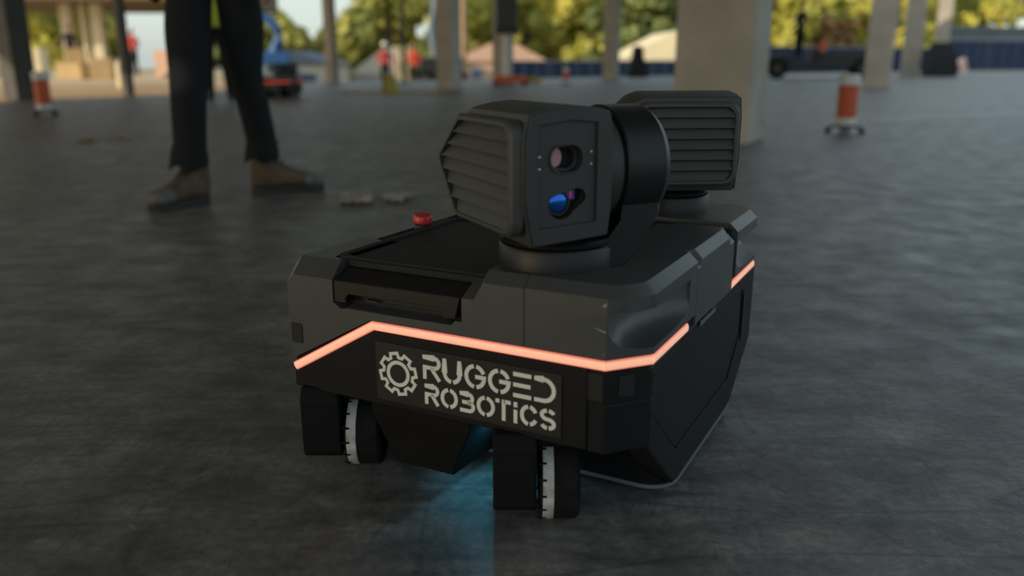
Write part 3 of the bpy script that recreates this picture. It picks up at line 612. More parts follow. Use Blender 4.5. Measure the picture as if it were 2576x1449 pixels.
# ------------------------------------------------------------------ people
def skin_body(name, joints, edges, radii, parent, mat_fn, mats, sub=2):
    me = bpy.data.meshes.new(name); keys = list(joints); idx = {k: i for i, k in enumerate(keys)}
    me.from_pydata([joints[k] for k in keys], [(idx[a], idx[b]) for a, b in edges], [])
    o = bpy.data.objects.new(name, me); col.objects.link(o)
    m = o.modifiers.new('skin', 'SKIN'); m.use_smooth_shade = True; m.branch_smoothing = 0.6
    sl = me.skin_vertices[0].data
    for k in keys:
        r = radii[k]; sl[idx[k]].radius = r if isinstance(r, tuple) else (r, r)
    sl[0].use_root = True
    s = o.modifiers.new('sub', 'SUBSURF'); s.levels = sub; s.render_levels = sub
    bpy.context.view_layer.update()
    dg = bpy.context.evaluated_depsgraph_get(); nm = bpy.data.meshes.new_from_object(o.evaluated_get(dg))
    o.modifiers.clear(); o.data = nm; bpy.data.meshes.remove(me)
    nm.materials.clear()
    for x in mats: nm.materials.append(x)
    for p in nm.polygons: p.material_index = mat_fn(p.center); p.use_smooth = True
    o.parent = parent
    return o
def hand_fingers(j, e, r, side, wrist, direction, up):
    w = Vector(wrist); d = Vector(direction).normalized(); u = Vector(up).normalized(); s = d.cross(u)
    j[side + 'palm'] = tuple(w + d * 0.07); r[side + 'palm'] = (0.030, 0.017)
    for k, (off, ln) in enumerate(((-0.027, 0.070), (-0.009, 0.080), (0.009, 0.075), (0.027, 0.058))):
        b = w + d * 0.085 + s * off; m_ = b + d * ln * 0.55 - u * 0.012; t_ = m_ + d * ln * 0.30 - u * 0.030
        for nme, p in (('a', b), ('b', m_), ('c', t_)):
            j[f'{side}f{k}{nme}'] = tuple(p); r[f'{side}f{k}{nme}'] = 0.0085
        e += [(side + 'palm', f'{side}f{k}a'), (f'{side}f{k}a', f'{side}f{k}b'), (f'{side}f{k}b', f'{side}f{k}c')]
    b = w + d * 0.03 - s * 0.030; t_ = b + d * 0.045 - s * 0.022
    j[side + 't0'] = tuple(b); j[side + 't1'] = tuple(t_); r[side + 't0'] = 0.012; r[side + 't1'] = 0.009
    e += [(side + 'palm', side + 't0'), (side + 't0', side + 't1')]
def head_part(parent, c, face, hat=None, s=1.0):
    c = Vector(c); f = Vector(face).normalized(); rgt = f.cross(Vector((0, 0, 1)))
    mb = MB(); n = 20; rings = []
    for t, rx, ry, dy in ((-0.118, .030, .035, .020), (-0.108, .045, .052, .018), (-0.085, .060, .074, .010), (-0.045, .068, .088, .002), (0.0, .074, .096, 0), (0.05, .075, .097, -.004), (0.085, .062, .082, -.008), (0.110, .036, .048, -.008), (0.118, .010, .014, -.008)):
        rings.append([c + rgt * (rx * s * cos(2 * pi * i / n)) + f * (s * (ry * sin(2 * pi * i / n) + dy)) + Vector((0, 0, t * s)) for i in range(n)])
    mb.loft(rings)
    for sx in (-1, 1):
        e_ = c + rgt * (sx * 0.074 * s) + Vector((0, 0, -0.005 * s)); mb.turn(e_ - f * 0.02 * s, rgt * sx, [(-.006, .018 * s), (.008, .022 * s), (.012, .010 * s)], 10)
    mb.loft([[c + f * s * .088 + Vector((0, 0, .018 * s)) + rgt * dx * s for dx in (-.006, .006)] + [c + f * s * .085 + Vector((0, 0, .017 * s))],
             [c + f * s * .112 + Vector((0, 0, -.028 * s)) + rgt * dx * s for dx in (-.014, .014)] + [c + f * s * .085 + Vector((0, 0, -.034 * s))]])
    hd = mb.build('head', M['skin'], parent, smooth=60)
    for sx in (-1, 1):
        MB().turn(c + f * .083 * s + rgt * sx * .030 * s + Vector((0, 0, .008 * s)), f, [(0, .011 * s), (.006 * s, .007 * s), (.008 * s, .002)], 10).build('eye', M['lace'], hd)
    MB().turn(c + f * .082 * s + Vector((0, 0, -.058 * s)), f, [(0, .018 * s), (.006 * s, .012 * s)], 10).build('mouth', M['redshirt'], hd)
    if hat:
        MB().turn(c + Vector((0, 0, 0.03 * s)), (0, 0, 1), [(0, .130 * s), (.008, .130 * s), (.010, .108 * s), (.055, .100 * s), (.095, .070 * s), (.112, .020 * s)], 24).build('hard_hat', hat, parent, smooth=50)
    else:
        MB().turn(c + Vector((0, 0, 0.035 * s)) - f * .012 * s, (0, 0, 1), [(-.05, .090 * s), (0, .095 * s), (.05, .085 * s), (.085, .045 * s), (.095, .010)], 24).build('hair', M['hair'], parent, smooth=60)
    return hd
def boot(parent, heel, toe, s=1.0):
    h = Vector((heel[0], heel[1], 0)); t = Vector((toe[0], toe[1], 0)); f = (t - h).normalized(); L = (t - h).length
    r = Vector((f.y, -f.x, 0))
    def ring(x, w, z0, z1, k=1.0, n=14):       # section across the boot at distance x from the heel
        out = []
        for i in range(n):
            a = 2 * pi * i / n; cx = cos(a); sz = sin(a)
            yy = w * (abs(cx) ** 0.7) * (1 if cx > 0 else -1); zz = (z0 + z1) / 2 + (z1 - z0) / 2 * (abs(sz) ** 0.75) * (1 if sz > 0 else -1)
            out.append(h + f * x + r * yy + Vector((0, 0, zz)))
        return out
    k = L / 0.30
    b = MB().loft([ring(0.003, .022, .025, .105), ring(0.012, .034, .024, .150), ring(.05 * k, .040, .024, .160), ring(.10 * k, .042, .024, .152), ring(.135 * k, .043, .024, .122), ring(.18 * k, .046, .024, .098), ring(.225 * k, .049, .024, .084), ring(.262 * k, .045, .024, .072), ring(.288 * k, .030, .026, .058), ring(.296 * k, .012, .030, .045)])
    bo = b.build('boot', M['boot'], parent, smooth=60)
    MB().loft([[h + f * x + r * w_ + Vector((0, 0, z)) for x, w_ in zip([0, .02, .06, .12, .19, .235, .27, .295, .30, .295, .27, .235, .19, .12, .06, .02], [0, .034, .042, .042, .048, .052, .046, .026, 0, -.026, -.046, -.052, -.048, -.042, -.042, -.034]) for x in [x * k]] for z in (0.0005, 0.028)]).build('sole', M['sole'], bo, 0.003)
    MB().loft([ring(.222 * k, .0505, .024, .087), ring(.262 * k, .0465, .024, .075), ring(.290 * k, .031, .026, .060), ring(.2985 * k, .013, .030, .047)]).build('toe_cap', M['toe'], bo, smooth=60)
    MB().turn(h + f * .055 * k + Vector((0, 0, .10)), Vector((0, 0, 1)) + f * 0.05, [(0, .044), (.03, .052), (.055, .056), (.075, .055), (.085, .050)], 20).build('collar', M['boot'], bo, smooth=50)
    lm_ = MB()
    for i in range(5):
        x = (.085 + .022 * i) * k; z = .162 - .016 * i - (.006 if i > 2 else 0)
        lm_.tube([h + f * x + r * -.03 + Vector((0, 0, z - .012)), h + f * (x + .006) + Vector((0, 0, z + .006)), h + f * x + r * .03 + Vector((0, 0, z - .012))], .004, 6)
    q = h + f * .085 * k + Vector((0, 0, .172))
    lm_.tube([q, q + f * .03 + Vector((0, 0, .03)), q + f * .045 + r * .02 + Vector((0, 0, .055))], .0028, 6)
    lm_.tube([q, q + f * .035 + r * -.02 + Vector((0, 0, .012))], .0028, 6)
    lm_.build('lace', M['lace'], bo)
    return bo

# foreground worker: weight on the near leg, far foot turned out
W = empty('person', (-1.17, 3.42, 0), 0, 'worker in black trousers and scuffed brown lace-up boots standing behind the robot', 'person')
o0 = Vector((-1.17, 3.42, 0))
def rel(p): return tuple(Vector(p) - o0)
J = {'pelvis': (-1.155, 3.45, 0.955), 'lhip': (-1.255, 3.42, 0.86), 'lthigh': (-1.256, 3.39, 0.70), 'lknee': (-1.258, 3.345, 0.50), 'lcalf': (-1.266, 3.335, 0.36), 'lcuff': (-1.272, 3.33, 0.225), 'lhem': (-1.272, 3.325, 0.175),
     'rhip': (-1.062, 3.46, 0.86), 'rthigh': (-1.076, 3.49, 0.70), 'rknee': (-1.096, 3.54, 0.50), 'rcalf': (-1.088, 3.60, 0.36), 'rcuff': (-1.082, 3.645, 0.225), 'rhem': (-1.082, 3.65, 0.165),
     'waist': (-1.155, 3.46, 1.08), 'chest': (-1.155, 3.45, 1.30), 'neckb': (-1.155, 3.45, 1.47), 'neck': (-1.155, 3.44, 1.55),
     'lsh': (-1.345, 3.45, 1.42), 'lelb': (-1.42, 3.47, 1.14), 'lwr': (-1.40, 3.38, 0.92), 'rsh': (-0.965, 3.46, 1.42), 'relb': (-0.89, 3.49, 1.14), 'rwr': (-0.91, 3.40, 0.92)}
RAD = {'pelvis': (.150, .120), 'lhip': .108, 'lthigh': .099, 'lknee': .077, 'lcalf': .073, 'lcuff': .068, 'lhem': .070, 'rhip': .108, 'rthigh': .098, 'rknee': .073, 'rcalf': .071, 'rcuff': .070, 'rhem': .073,
       'waist': (.155, .115), 'chest': (.165, .125), 'neckb': .075, 'neck': .058, 'lsh': .068, 'lelb': .048, 'lwr': .031, 'rsh': .068, 'relb': .048, 'rwr': .031}
EDG = [('pelvis', 'lhip'), ('lhip', 'lthigh'), ('lthigh', 'lknee'), ('lknee', 'lcalf'), ('lcalf', 'lcuff'), ('lcuff', 'lhem'), ('pelvis', 'rhip'), ('rhip', 'rthigh'), ('rthigh', 'rknee'), ('rknee', 'rcalf'), ('rcalf', 'rcuff'), ('rcuff', 'rhem'),
       ('pelvis', 'waist'), ('waist', 'chest'), ('chest', 'neckb'), ('neckb', 'neck'), ('chest', 'lsh'), ('lsh', 'lelb'), ('lelb', 'lwr'), ('chest', 'rsh'), ('rsh', 'relb'), ('relb', 'rwr'), ('lwr', 'lpalm'), ('rwr', 'rpalm')]
J = {k: rel(v) for k, v in J.items()}
hand_fingers(J, EDG, RAD, 'l', J['lwr'], (0.05, -0.15, -1), (-1, 0, 0)); hand_fingers(J, EDG, RAD, 'r', J['rwr'], (-0.05, -0.15, -1), (1, 0, 0))
def wm(c):
    if c.z < 1.00 and abs(c.x) < 0.21: return 0
    if c.z < 0.93 or c.z > 1.50: return 2
    return 1
skin_body('body', J, EDG, RAD, W, wm, [M['wornpant'], M['shirt'], M['skin']])
head_part(W, (0.015, 0.0, 1.68), (0.5, -1, -0.1), M['whitehat'])
for (hx, hy, hz, fx, fy) in ((-1.274, 3.325, 0.165, -0.020, -0.006), (-1.082, 3.650, 0.155, -0.012, -0.004)):
    q = Vector(rel((hx, hy, hz))); n = 22; rg = []
    for z, r0 in ((0.075, 0.064), (0.045, 0.068), (0.018, 0.072), (-0.012, 0.0725), (-0.016, 0.067)):
        k = 1 - z / 0.075
        rg.append([q + Vector((r0 * cos(2 * pi * i / n) * 0.98 + fx * k * 0.5 * max(0, -cos(2 * pi * i / n)), r0 * sin(2 * pi * i / n) + fy * k, z + 0.007 * sin(3 * 2 * pi * i / n + 1) * k + 0.006 * sin(5 * 2 * pi * i / n + z * 60))) for i in range(n)])
    MB().loft(rg, caps=False).build('trouser_hem', M['pant'], W, smooth=60)
boot(W, rel((-1.245, 3.395, 0)), rel((-1.368, 3.135, 0))); boot(W, rel((-1.135, 3.615, 0)), rel((-0.835, 3.705, 0)))

def far_person(loc, rz, label, shirt, trousers, hat=None, vest=False, seated=False, group=None):
    E_ = empty('person', loc, rz, label, 'person', group)
    if seated:
        j = {'pelvis': (0, 0, .92), 'lhip': (-.10, -.05, .88), 'lknee': (-.13, -.42, .90), 'lank': (-.13, -.46, .48), 'ltoe': (-.13, -.60, .45), 'rhip': (.10, -.05, .88), 'rknee': (.13, -.42, .90), 'rank': (.13, -.46, .48), 'rtoe': (.13, -.60, .45), 'lwr': (-.20, -.42, 1.13), 'rwr': (.20, -.42, 1.13), 'lelb': (-.27, -.15, 1.08), 'relb': (.27, -.15, 1.08)}
        z0 = 0.0
    else:
        j = {'pelvis': (0, 0, .92), 'lhip': (-.10, 0, .86), 'lknee': (-.11, -.02, .48), 'lank': (-.12, .02, .08), 'ltoe': (-.13, -.14, .04), 'rhip': (.10, 0, .86), 'rknee': (.11, -.04, .48), 'rank': (.13, .03, .08), 'rtoe': (.15, -.12, .04), 'lwr': (-.22, -.22, 1.02), 'rwr': (.24, -.16, .95), 'lelb': (-.28, .03, 1.12), 'relb': (.28, .03, 1.12)}
    j.update({'waist': (0, 0, 1.05), 'chest': (0, -.01, 1.28), 'neckb': (0, 0, 1.44), 'neck': (0, -.01, 1.52), 'lsh': (-.19, 0, 1.39), 'rsh': (.19, 0, 1.39)})
    rd = {'pelvis': (.14, .11), 'lhip': .095, 'rhip': .095, 'lknee': .068, 'rknee': .068, 'lank': .050, 'rank': .050, 'ltoe': .045, 'rtoe': .045, 'waist': (.14, .10), 'chest': (.16, .115), 'neckb': .07, 'neck': .055, 'lsh': .062, 'rsh': .062, 'lelb': .045, 'relb': .045, 'lwr': .032, 'rwr': .032}
    ed = [('pelvis', 'lhip'), ('lhip', 'lknee'), ('lknee', 'lank'), ('lank', 'ltoe'), ('pelvis', 'rhip'), ('rhip', 'rknee'), ('rknee', 'rank'), ('rank', 'rtoe'), ('pelvis', 'waist'), ('waist', 'chest'), ('chest', 'neckb'), ('neckb', 'neck'), ('chest', 'lsh'), ('lsh', 'lelb'), ('lelb', 'lwr'), ('chest', 'rsh'), ('rsh', 'relb'), ('relb', 'rwr'), ('lwr', 'lpalm'), ('rwr', 'rpalm')]
    hand_fingers(j, ed, rd, 'l', j['lwr'], (0.1, -1, -0.3), (0, 0, 1)); hand_fingers(j, ed, rd, 'r', j['rwr'], (-0.1, -1, -0.3), (0, 0, 1))
    def mf(c):
        if (c.z > 1.49) or (abs(c.x) > .15 and c.y < -.20 and c.z > .8 and c.z < 1.2 and not (seated and c.z < 1.0)): return 2
        return 0 if (c.z < 1.0 and not (abs(c.x) > .2 and c.z > .93)) else 1
    skin_body('body', j, ed, rd, E_, mf, [M[trousers], M[shirt], M['skin']], 1)
    head_part(E_, (0, -.02, 1.64), (0, -1, 0), M[hat] if hat else None)
    if vest:
        v = MB(); n = 20; v.loft([[(rx * cos(2 * pi * i / n), ry * sin(2 * pi * i / n), z) for i in range(n)] for z, rx, ry in ((.98, .175, .135), (1.10, .17, .13), (1.28, .19, .145), (1.40, .17, .12), (1.45, .10, .08))], caps=False)
        v.build('vest', M['vest'], E_, smooth=60)
    return E_
far_person((-3.95, 11.6, 0), 0.3, 'worker in yellow safety vest half hidden behind the standing worker', 'shirt', 'pant', None, True)
far_person((-4.55, 31.0, -0.60), 0.2, 'worker in red shirt left of the thin black post', 'redshirt', 'pant', 'whitehat')
far_person((-3.50, 31.0, -0.60), -0.6, 'worker in red shirt beside the blue boom arm', 'redshirt', 'pant')
far_person((-15.0, 29.5, -0.03), 0.5, 'worker in dark clothes beside the cardboard cartons', 'shirt', 'pant')
far_person((-14.4, 33.0, -0.03), -0.4, 'worker in red shirt behind the cream bollard', 'redshirt', 'pant', 'whitehat')

# ------------------------------------------------------------------ drums on wheeled bases
def drum(loc, s, label, rz=0.0):
    D = empty('marker_drum', loc, rz, label, 'marker drum', None)
    r = 0.074 * s
    MB().turn((0, 0, 0), (0, 0, 1), [(0.068 * s, r), (0.125 * s, r)], 28).build('lower_band', M['white'], D, smooth=30)
    MB().turn((0, 0, 0), (0, 0, 1), [(0.125 * s, r * 1.01), (0.372 * s, r * 1.01)], 28).build('orange_sleeve', M['orange'], D, smooth=30)
    MB().turn((0, 0, 0), (0, 0, 1), [(0.372 * s, r * 1.08), (0.440 * s, r * 1.08), (0.452 * s, r * 0.98), (0.452 * s, 0.02)], 28).build('top_cap', M['white'], D, smooth=30)
    MB().turn((0, 0, 0), (0, 0, 1), [(0.052 * s, r * 1.15), (0.070 * s, r * 1.15)], 28).build('base_plate', M['blackrub'], D, smooth=30)
    for k in range(4):
        a = pi / 4 + k * pi / 2; q = Vector((cos(a), sin(a), 0))
        lg = MB().loft([[q * r * .9 + Vector((0, 0, z)) + Vector((-q.y, q.x, 0)) * sx * .014 * s for sx, z in ((-1, .050 * s), (1, .050 * s), (1, .066 * s), (-1, .066 * s))],
                        [q * r * 1.75 + Vector((0, 0, z)) + Vector((-q.y, q.x, 0)) * sx * .010 * s for sx, z in ((-1, .042 * s), (1, .042 * s), (1, .056 * s), (-1, .056 * s))]]).build('leg', M['blackrub'], D)
        c = q * r * 1.7 + Vector((0, 0, .0235 * s)); t = Vector((-q.y, q.x, 0))
        MB().turn(c - t * .012 * s, t, [(0, .018 * s), (.002 * s, .0235 * s), (.022 * s, .0235 * s), (.024 * s, .018 * s)], 16).build('caster', M['blackrub'], lg, smooth=40)
    return D
drum((2.60, 6.62, 0), 1.0, 'orange and white drum on black casters standing beyond the broad beige column', 0.25)
drum((-4.78, 8.72, 0), 0.98, 'orange and white drum by the dark square column at the sunlit yard', 0.6)
drum((1.23, 19.6, 0), 0.85, 'tiny distant orange drum in front of the blue screen fence', 0.0)

# ------------------------------------------------------------------ fences
def fence(p0, p1, zb, zt, n, label):
    p0 = Vector((*p0, zb)); p1 = Vector((*p1, zb)); L = (p1 - p0).length; ang = math.atan2(p1.y - p0.y, p1.x - p0.x)
    F = empty('screen_fence', p0, ang, label, 'fence'); w = L / n; H = zt - zb
    pm = None
    for k in range(n):
        nn = 12; mb = MB()
        mb.loft([[(w * i / nn + 0.03, 0.02 * sin(i * 1.7 + k) - .004, z) for i in range(nn + 1)] + [(w * i / nn + 0.03, 0.02 * sin(i * 1.7 + k) + .004, z) for i in range(nn, -1, -1)] for z in (0.05, H - 0.02)])
        mb.build('screen_panel', M['bluefence'], F, loc=(k * w, 0, 0))
    post = MB().cyl((0, 0.05, 0), (0, 0.05, H + 0.03), 0.04, n=10).mesh('post', M['fencepost'], 40)
    for k in range(n + 1): put('post', post, F, loc=(k * w, 0, 0))
    MB().cyl((0, 0.05, H), (L, 0.05, H), 0.025, n=8).build('top_rail', M['fencepost'], F, smooth=40)
fence((-0.4, 34.5), (8.5, 38.2), -2.2, 0.50, 5, 'low blue screen fence seen behind the columns and the robot head')
fence((12.0, 40.5), (22.5, 47.0), -2.2, 1.15, 5, 'blue screen fence behind the machine and its operator')
fence((22.5, 45.0), (48.0, 56.0), -2.2, 1.55, 9, 'long dark blue screen fence below the grey flat roofed building')

# ------------------------------------------------------------------ buildings
def house(name, x0, x1, y0, y1, zb, zw, zr, wall, roof, label, ridge=0.5, windows=2):
    H = empty(name, ((x0 + x1) / 2, y0, zb), 0, label, 'building'); a = (x1 - x0) / 2; dp = y1 - y0; hw = zw - zb; hr = zr - zb
    MB().box(-a, a, 0, dp, 0, hw).build('wall', M[wall], H)
    xr = -a + 2 * a * ridge
    if zr - zw > 0.3:
        MB().prism([(-a - .25, hw - .02), (a + .25, hw - .02), (xr, hr)], 1, -.25, dp + .25).build('roof', M[roof], H)
    else:
        MB().box(-a - .2, a + .2, -.2, dp + .2, hw, hr).build('roof', M[roof], H)
    for k in range(windows):
        cx = -a + (k + .5) * 2 * a / windows
        f = MB().box(cx - .45, cx + .45, -.05, .02, hw * .45, hw * .85).build('window', M['white'], H)
        MB().box(cx - .38, cx + .38, -.07, -.03, hw * .49, hw * .81).build('pane', M['slate'], f)
    return H
house('white_shed', -12.6, -10.0, 48, 53, -2.2, 0.30, 1.05, 'pale', 'slate', 'pale shed with slate blue roof beside the slim column', 0.15, 1)
house('beige_house', -10.0, -7.5, 54, 60, -2.2, -0.35, 1.25, 'pale', 'pale', 'beige house with beige gable roof behind the red shirted workers', 0.8, 1)
house('brick_house', -3.9, 2.2, 58, 66, -2.2, 0.45, 2.0, 'pink', 'pink', 'pinkish brick house with tiled gable roof beyond the utility pole', 0.55)
house('cream_house', 6.3, 11.2, 50, 58, -2.2, 0.55, 2.15, 'pink', 'cream', 'house with bright cream roof beyond the blue fence', 0.62)
house('long_building', 27.5, 62.0, 58, 66, -2.2, 2.40, 2.65, 'greyroof', 'greyroof', 'long low building with grey blue flat roof on the far right', 0.5, 4)

# utility pole with crossarm and wires
up = empty('utility_pole', (-2.35, 42.0, -2.2), 0.2, 'brown timber utility pole beside the concrete column', 'pole')
MB().cyl((0, 0, 0), (0, 0, 9.5), 0.19, 0.13, 12).build('shaft', M['wood'], up, smooth=40)
MB().box(-1.1, 1.1, -.06, .06, 8.6, 8.75).build('crossarm', M['wood'], up)

# ------------------------------------------------------------------ machines
def wheel(parent, c, r, w, name='wheel', ax=(1, 0, 0)):
    c = Vector(c); a = Vector(ax)
    o = MB().turn(c - a * w / 2, a, [(0, r * .7), (w * .1, r * .97), (w * .2, r), (w * .8, r), (w * .9, r * .97), (w, r * .7)], 24).build(name, M['rubber'], parent, smooth=40)
    MB().turn(c - a * (w / 2 + .005), a, [(0, r * .5), (w + .01, r * .5)], 16).build('hub', M['steel'], o, smooth=40)
    return o
CT = empty('site_cart', (9.0, 26.8, 0), -0.25, 'black ride-on site vehicle parked between the broad column and the drum', 'vehicle')
MB().prism([(-1.1, .35), (-1.1, .62), (-.5, .72), (.1, .50), (.4, .50), (.55, .78), (2.35, .80), (2.4, .45), (2.2, .30), (-.9, .28)], 1, -.55, .55).build('body', M['machine'], CT, 0.04)
MB().box(.20, .52, -.30, .30, .50, .92).build('seat', M['machine'], CT, 0.03)
MB().tube([(-.55, 0, .70), (-.48, 0, .95), (-.40, 0, 1.08)], .03).build('steering_column', M['steel'], CT)
MB().turn((-.40, 0, 1.08), (.45, 0, 1), [(-.012, .15), (.012, .17), (.02, .15)], 20, caps=False).build('steering_wheel', M['machine'], CT)
for x in (-.75, 1.7):
    for y in (-.52, .52): wheel(CT, (x, y, .30), .30, .20, ax=(0, 1, 0))
MB().box(2.3, 2.44, -.4, -.25, .62, .75).build('lamp', M['orange'], CT, .01)
MB().box(-1.16, -1.08, -.35, -.2, .48, .62).build('lamp', M['redshirt'], CT, .01)
MB().turn((.52, -.35, .80), (0, 0, 1), [(0, .10), (.30, .09), (.36, .06)], 16).build('beacon_bucket', M['orange'], CT, smooth=40)
far_person((8.86, 26.80, 0.52), -1.2, 'operator in dark clothing standing on the black site vehicle', 'shirt', 'pant')
BL = empty('boom_lift', (-9.2, 33.0, -0.6), 0.15, 'blue boom lift with curved blue boom behind the standing worker', 'boom lift')
MB().prism([(-1.0, .35), (-1.0, .75), (-.7, .95), (.7, .95), (1.1, .70), (1.1, .35)], 1, -.8, .8).build('chassis', M['greyroof'], BL, .04)
MB().box(-.35, .75, -.55, .55, .95, 1.45).build('turret', M['bluelift'], BL, .06)
MB().tube([(.1, 0, 1.35), (.34, 0, 1.85), (.32, 0, 2.3), (.02, 0, 2.65), (-.7, 0, 2.85), (-2.4, 0, 3.1)], [.20, .19, .18, .17, .16, .15], 8).build('boom', M['bluelift'], BL, smooth=50)
MB().box(-3.3, -2.4, -.5, .5, 2.7, 3.7).build('basket', M['bluelift'], BL, .03)
for x in (-.75, .75):
    for y in (-.78, .78): wheel(BL, (x, y, .38), .38, .26, ax=(0, 1, 0))
BL2 = empty('boom_lift', (-2.95, 36.0, -0.6), 0.1, 'tall pale blue boom arm rising behind the beige concrete column', 'boom lift')
MB().box(-.9, .9, -.8, .8, .35, 1.25).build('chassis', M['machine'], BL2, .05)
MB().tube([(-.2, 0, 1.2), (-.35, 0, 2.4), (-.15, 0, 3.6), (.15, 0, 5.2)], [.20, .18, .15, .12], 8).build('boom', M['slate'], BL2, smooth=50)
for x in (-.7, .7):
    for y in (-.78, .78): wheel(BL2, (x, y, .38), .38, .26, ax=(0, 1, 0))

ML = empty('mast_lift', (-0.10, 19.6, 0), 0.08, 'material mast lift with orange base and pale mast in front of concrete column', 'lift')
MB().box(-.32, .42, -.35, .35, .06, .20).build('base', M['orange'], ML, .02)
MB().box(.46, .74, -.25, .25, .05, .17).build('battery_tray', M['yellow'], ML, .02)
MB().box(-.12, .02, -.08, .08, .20, 1.25).build('mast', M['white'], ML, .01)
MB().box(-.26, .20, -.20, .20, 1.25, 3.4).build('carriage', M['steel'], ML, .02)
MB().box(-.28, .24, -.22, .22, 1.12, 1.26).build('collar', M['machine'], ML, .02)
for x in (-.28, .38):
    for y in (-.30, .30): wheel(ML, (x, y, .055), .055, .04, 'caster', ax=(0, 1, 0))

# covered piles, cartons, signs and small site things
def lump(name, loc, pts, zs, m, label, cat, rz=0):
    rnd = random.Random(len(label)); rings = []
    for z, k in zs: rings.append([(x * k + rnd.uniform(-.03, .03), y * k + rnd.uniform(-.03, .03), z + rnd.uniform(-.02, .02) * (z > 0)) for x, y in pts])
    return tag(MB().loft(rings).build(name, M[m], None, .02, 40, loc=loc, rot=(0, 0, rz)), label, cat)
sq = [(-1, -.7), (-.3, -.78), (.4, -.72), (1, -.65), (1.05, 0), (1, .7), (.2, .74), (-.6, .7), (-1.05, .1)]
lump('tarp_pile', (14.6, 29.6, 0), [(x * .50, y * .6) for x, y in sq], [(0, 1.0), (.5, .92), (1.0, .70), (1.12, .55)], 'cavity', 'black tarp covered pile between the two far concrete columns', 'covered pile')
lump('tarp_pile', (4.15, 28.6, 0), [(x * .36, y * .5) for x, y in sq], [(0, 1.0), (.35, .86), (.62, .55), (.80, .50), (.98, .42)], 'cavity', 'black covered bundle standing beside the blue fence and concrete column', 'covered pile')
def carton(loc, s, rz, label, m='carton'):
    E_ = empty('carton', loc, rz, label, 'carton', None)
    MB().box(-s[0] / 2, s[0] / 2, -s[1] / 2, s[1] / 2, 0, s[2]).build('box', M[m], E_, .01)
    MB().box(-s[0] / 2 - .003, s[0] / 2 + .003, -.04, .04, s[2] - .15, s[2] + .004).build('tape', M['paper'], E_)
carton((-12.55, 26.5, -.03), (.62, .6, .62), .2, 'tan cardboard carton in the yard, squat one beside the cream bollard')
carton((-13.6, 26.8, -.03), (.80, .6, .50), -.1, 'tan cardboard carton in the yard, wide low one')
carton((-13.5, 26.8, .475), (.50, .5, .42), .3, 'tan cardboard carton stacked on the wide low one')
carton((-15.6, 28.0, -.03), (.9, .7, .95), .15, 'pale tall carton in the yard behind the small drum', 'cream')
carton((-17.4, 28.6, -.03), (.7, .7, .80), -.3, 'pale carton in the yard beside the tall pale one', 'pale')
carton((-11.4, 28.5, -.03), (.5, .5, .9), -.3, 'pinkish upright carton in the yard by the thin steel post', 'pink')
carton((-10.2, 27.5, -.03), (1.1, .7, .75), .1, 'pale wide carton in the yard nearest the standing worker', 'pale')
carton((-4.02, 31.4, -.6), (.48, .5, 1.62), .2, 'tall cream crate standing between the two red shirted workers', 'cream')
bl = empty('bollard', (-8.45, 18.6, -.03), 0, 'cream bollard post standing at the yard edge', 'bollard')
MB().turn((0, 0, 0), (0, 0, 1), [(0, .085), (.50, .085), (.54, .06), (.55, .02)], 18).build('post', M['cream'], bl, smooth=40)
MB().turn((0, 0, 0), (0, 0, 1), [(.33, .088), (.40, .088)], 18, caps=False).build('band', M['white'], bl, smooth=40)
ys = empty('caution_sign', (-2.12, 14.9, 0), 0.4, 'yellow folding floor sign standing near the beige column', 'floor sign')
for s in (-1, 1):
    MB().loft([[(-.13, s * .11 - .006, 0), (.13, s * .11 - .006, 0), (.13, s * .11 + .006, 0), (-.13, s * .11 + .006, 0)], [(-.08, s * .012 - .006, .33), (.08, s * .012 - .006, .33), (.08, s * .012 + .006, .33), (-.08, s * .012 + .006, .33)]]).build('panel', M['yellow'], ys, .004)
hose = MB().tube([(-2.9 + .14 * i, 14.55 + .10 * sin(i * .8), .018) for i in range(13)], .018, 8).build('air_hose', M['yellow'], None, smooth=50)
tag(hose, 'yellow hose lying on the floor beside the yellow folding sign', 'hose')
wb = empty('site_bucket', (21.7, 41.5, 0), 0.3, 'pale bucket leaning over by the long dark blue fence', 'bucket')
MB().turn((0, 0, .24), (-.5, 0, 1), [(-.26, .16), (.35, .20), (.37, .18)], 18).build('pail', M['fencepost'], wb, smooth=40)
# crumpled sheet and scraps on the floor
def sheet(loc, w, d, seed, label, m='paper', rz=0.0):
    rnd = random.Random(seed); nx, ny = 9, 6; vs_ = []; fs_ = []
    for z_ in (0, 1):
        for j in range(ny):
            for i in range(nx):
                e_ = 1 - .25 * rnd.random()
                if z_ == 0: vs_.append(((i / (nx - 1) - .5) * w * e_, (j / (ny - 1) - .5) * d * e_, .003 + .018 * rnd.random()))
                else: q = vs_[j * nx + i]; vs_.append((q[0], q[1], q[2] + .0012))
    n_ = nx * ny
    for j in range(ny - 1):
        for i in range(nx - 1):
            a = j * nx + i; fs_ += [(a, a + nx, a + nx + 1, a + 1), (a + n_, a + 1 + n_, a + nx + 1 + n_, a + nx + n_)]
    me = MB().add(vs_, fs_).mesh('sheet', M[m], 60)
    return tag(put('paper_scrap', me, None, loc=loc, rot=(0, 0, rz)), label, 'paper')
sheet((-0.64, 3.40, 0), .15, .24, 3, 'crumpled dusty paper on the floor behind the red button, larger piece', rz=.2)
sheet((-0.47, 3.44, 0), .11, .20, 5, 'crumpled dusty paper on the floor behind the red button, smaller piece', rz=-.3)
sheet((-3.0, 5.95, 0), .10, .12, 7, 'small yellow scrap on the floor left of the worker boots', 'yellow')
sheet((-2.85, 6.2, 0), .12, .14, 9, 'small tan scrap on the floor left of the worker boots', 'carton')
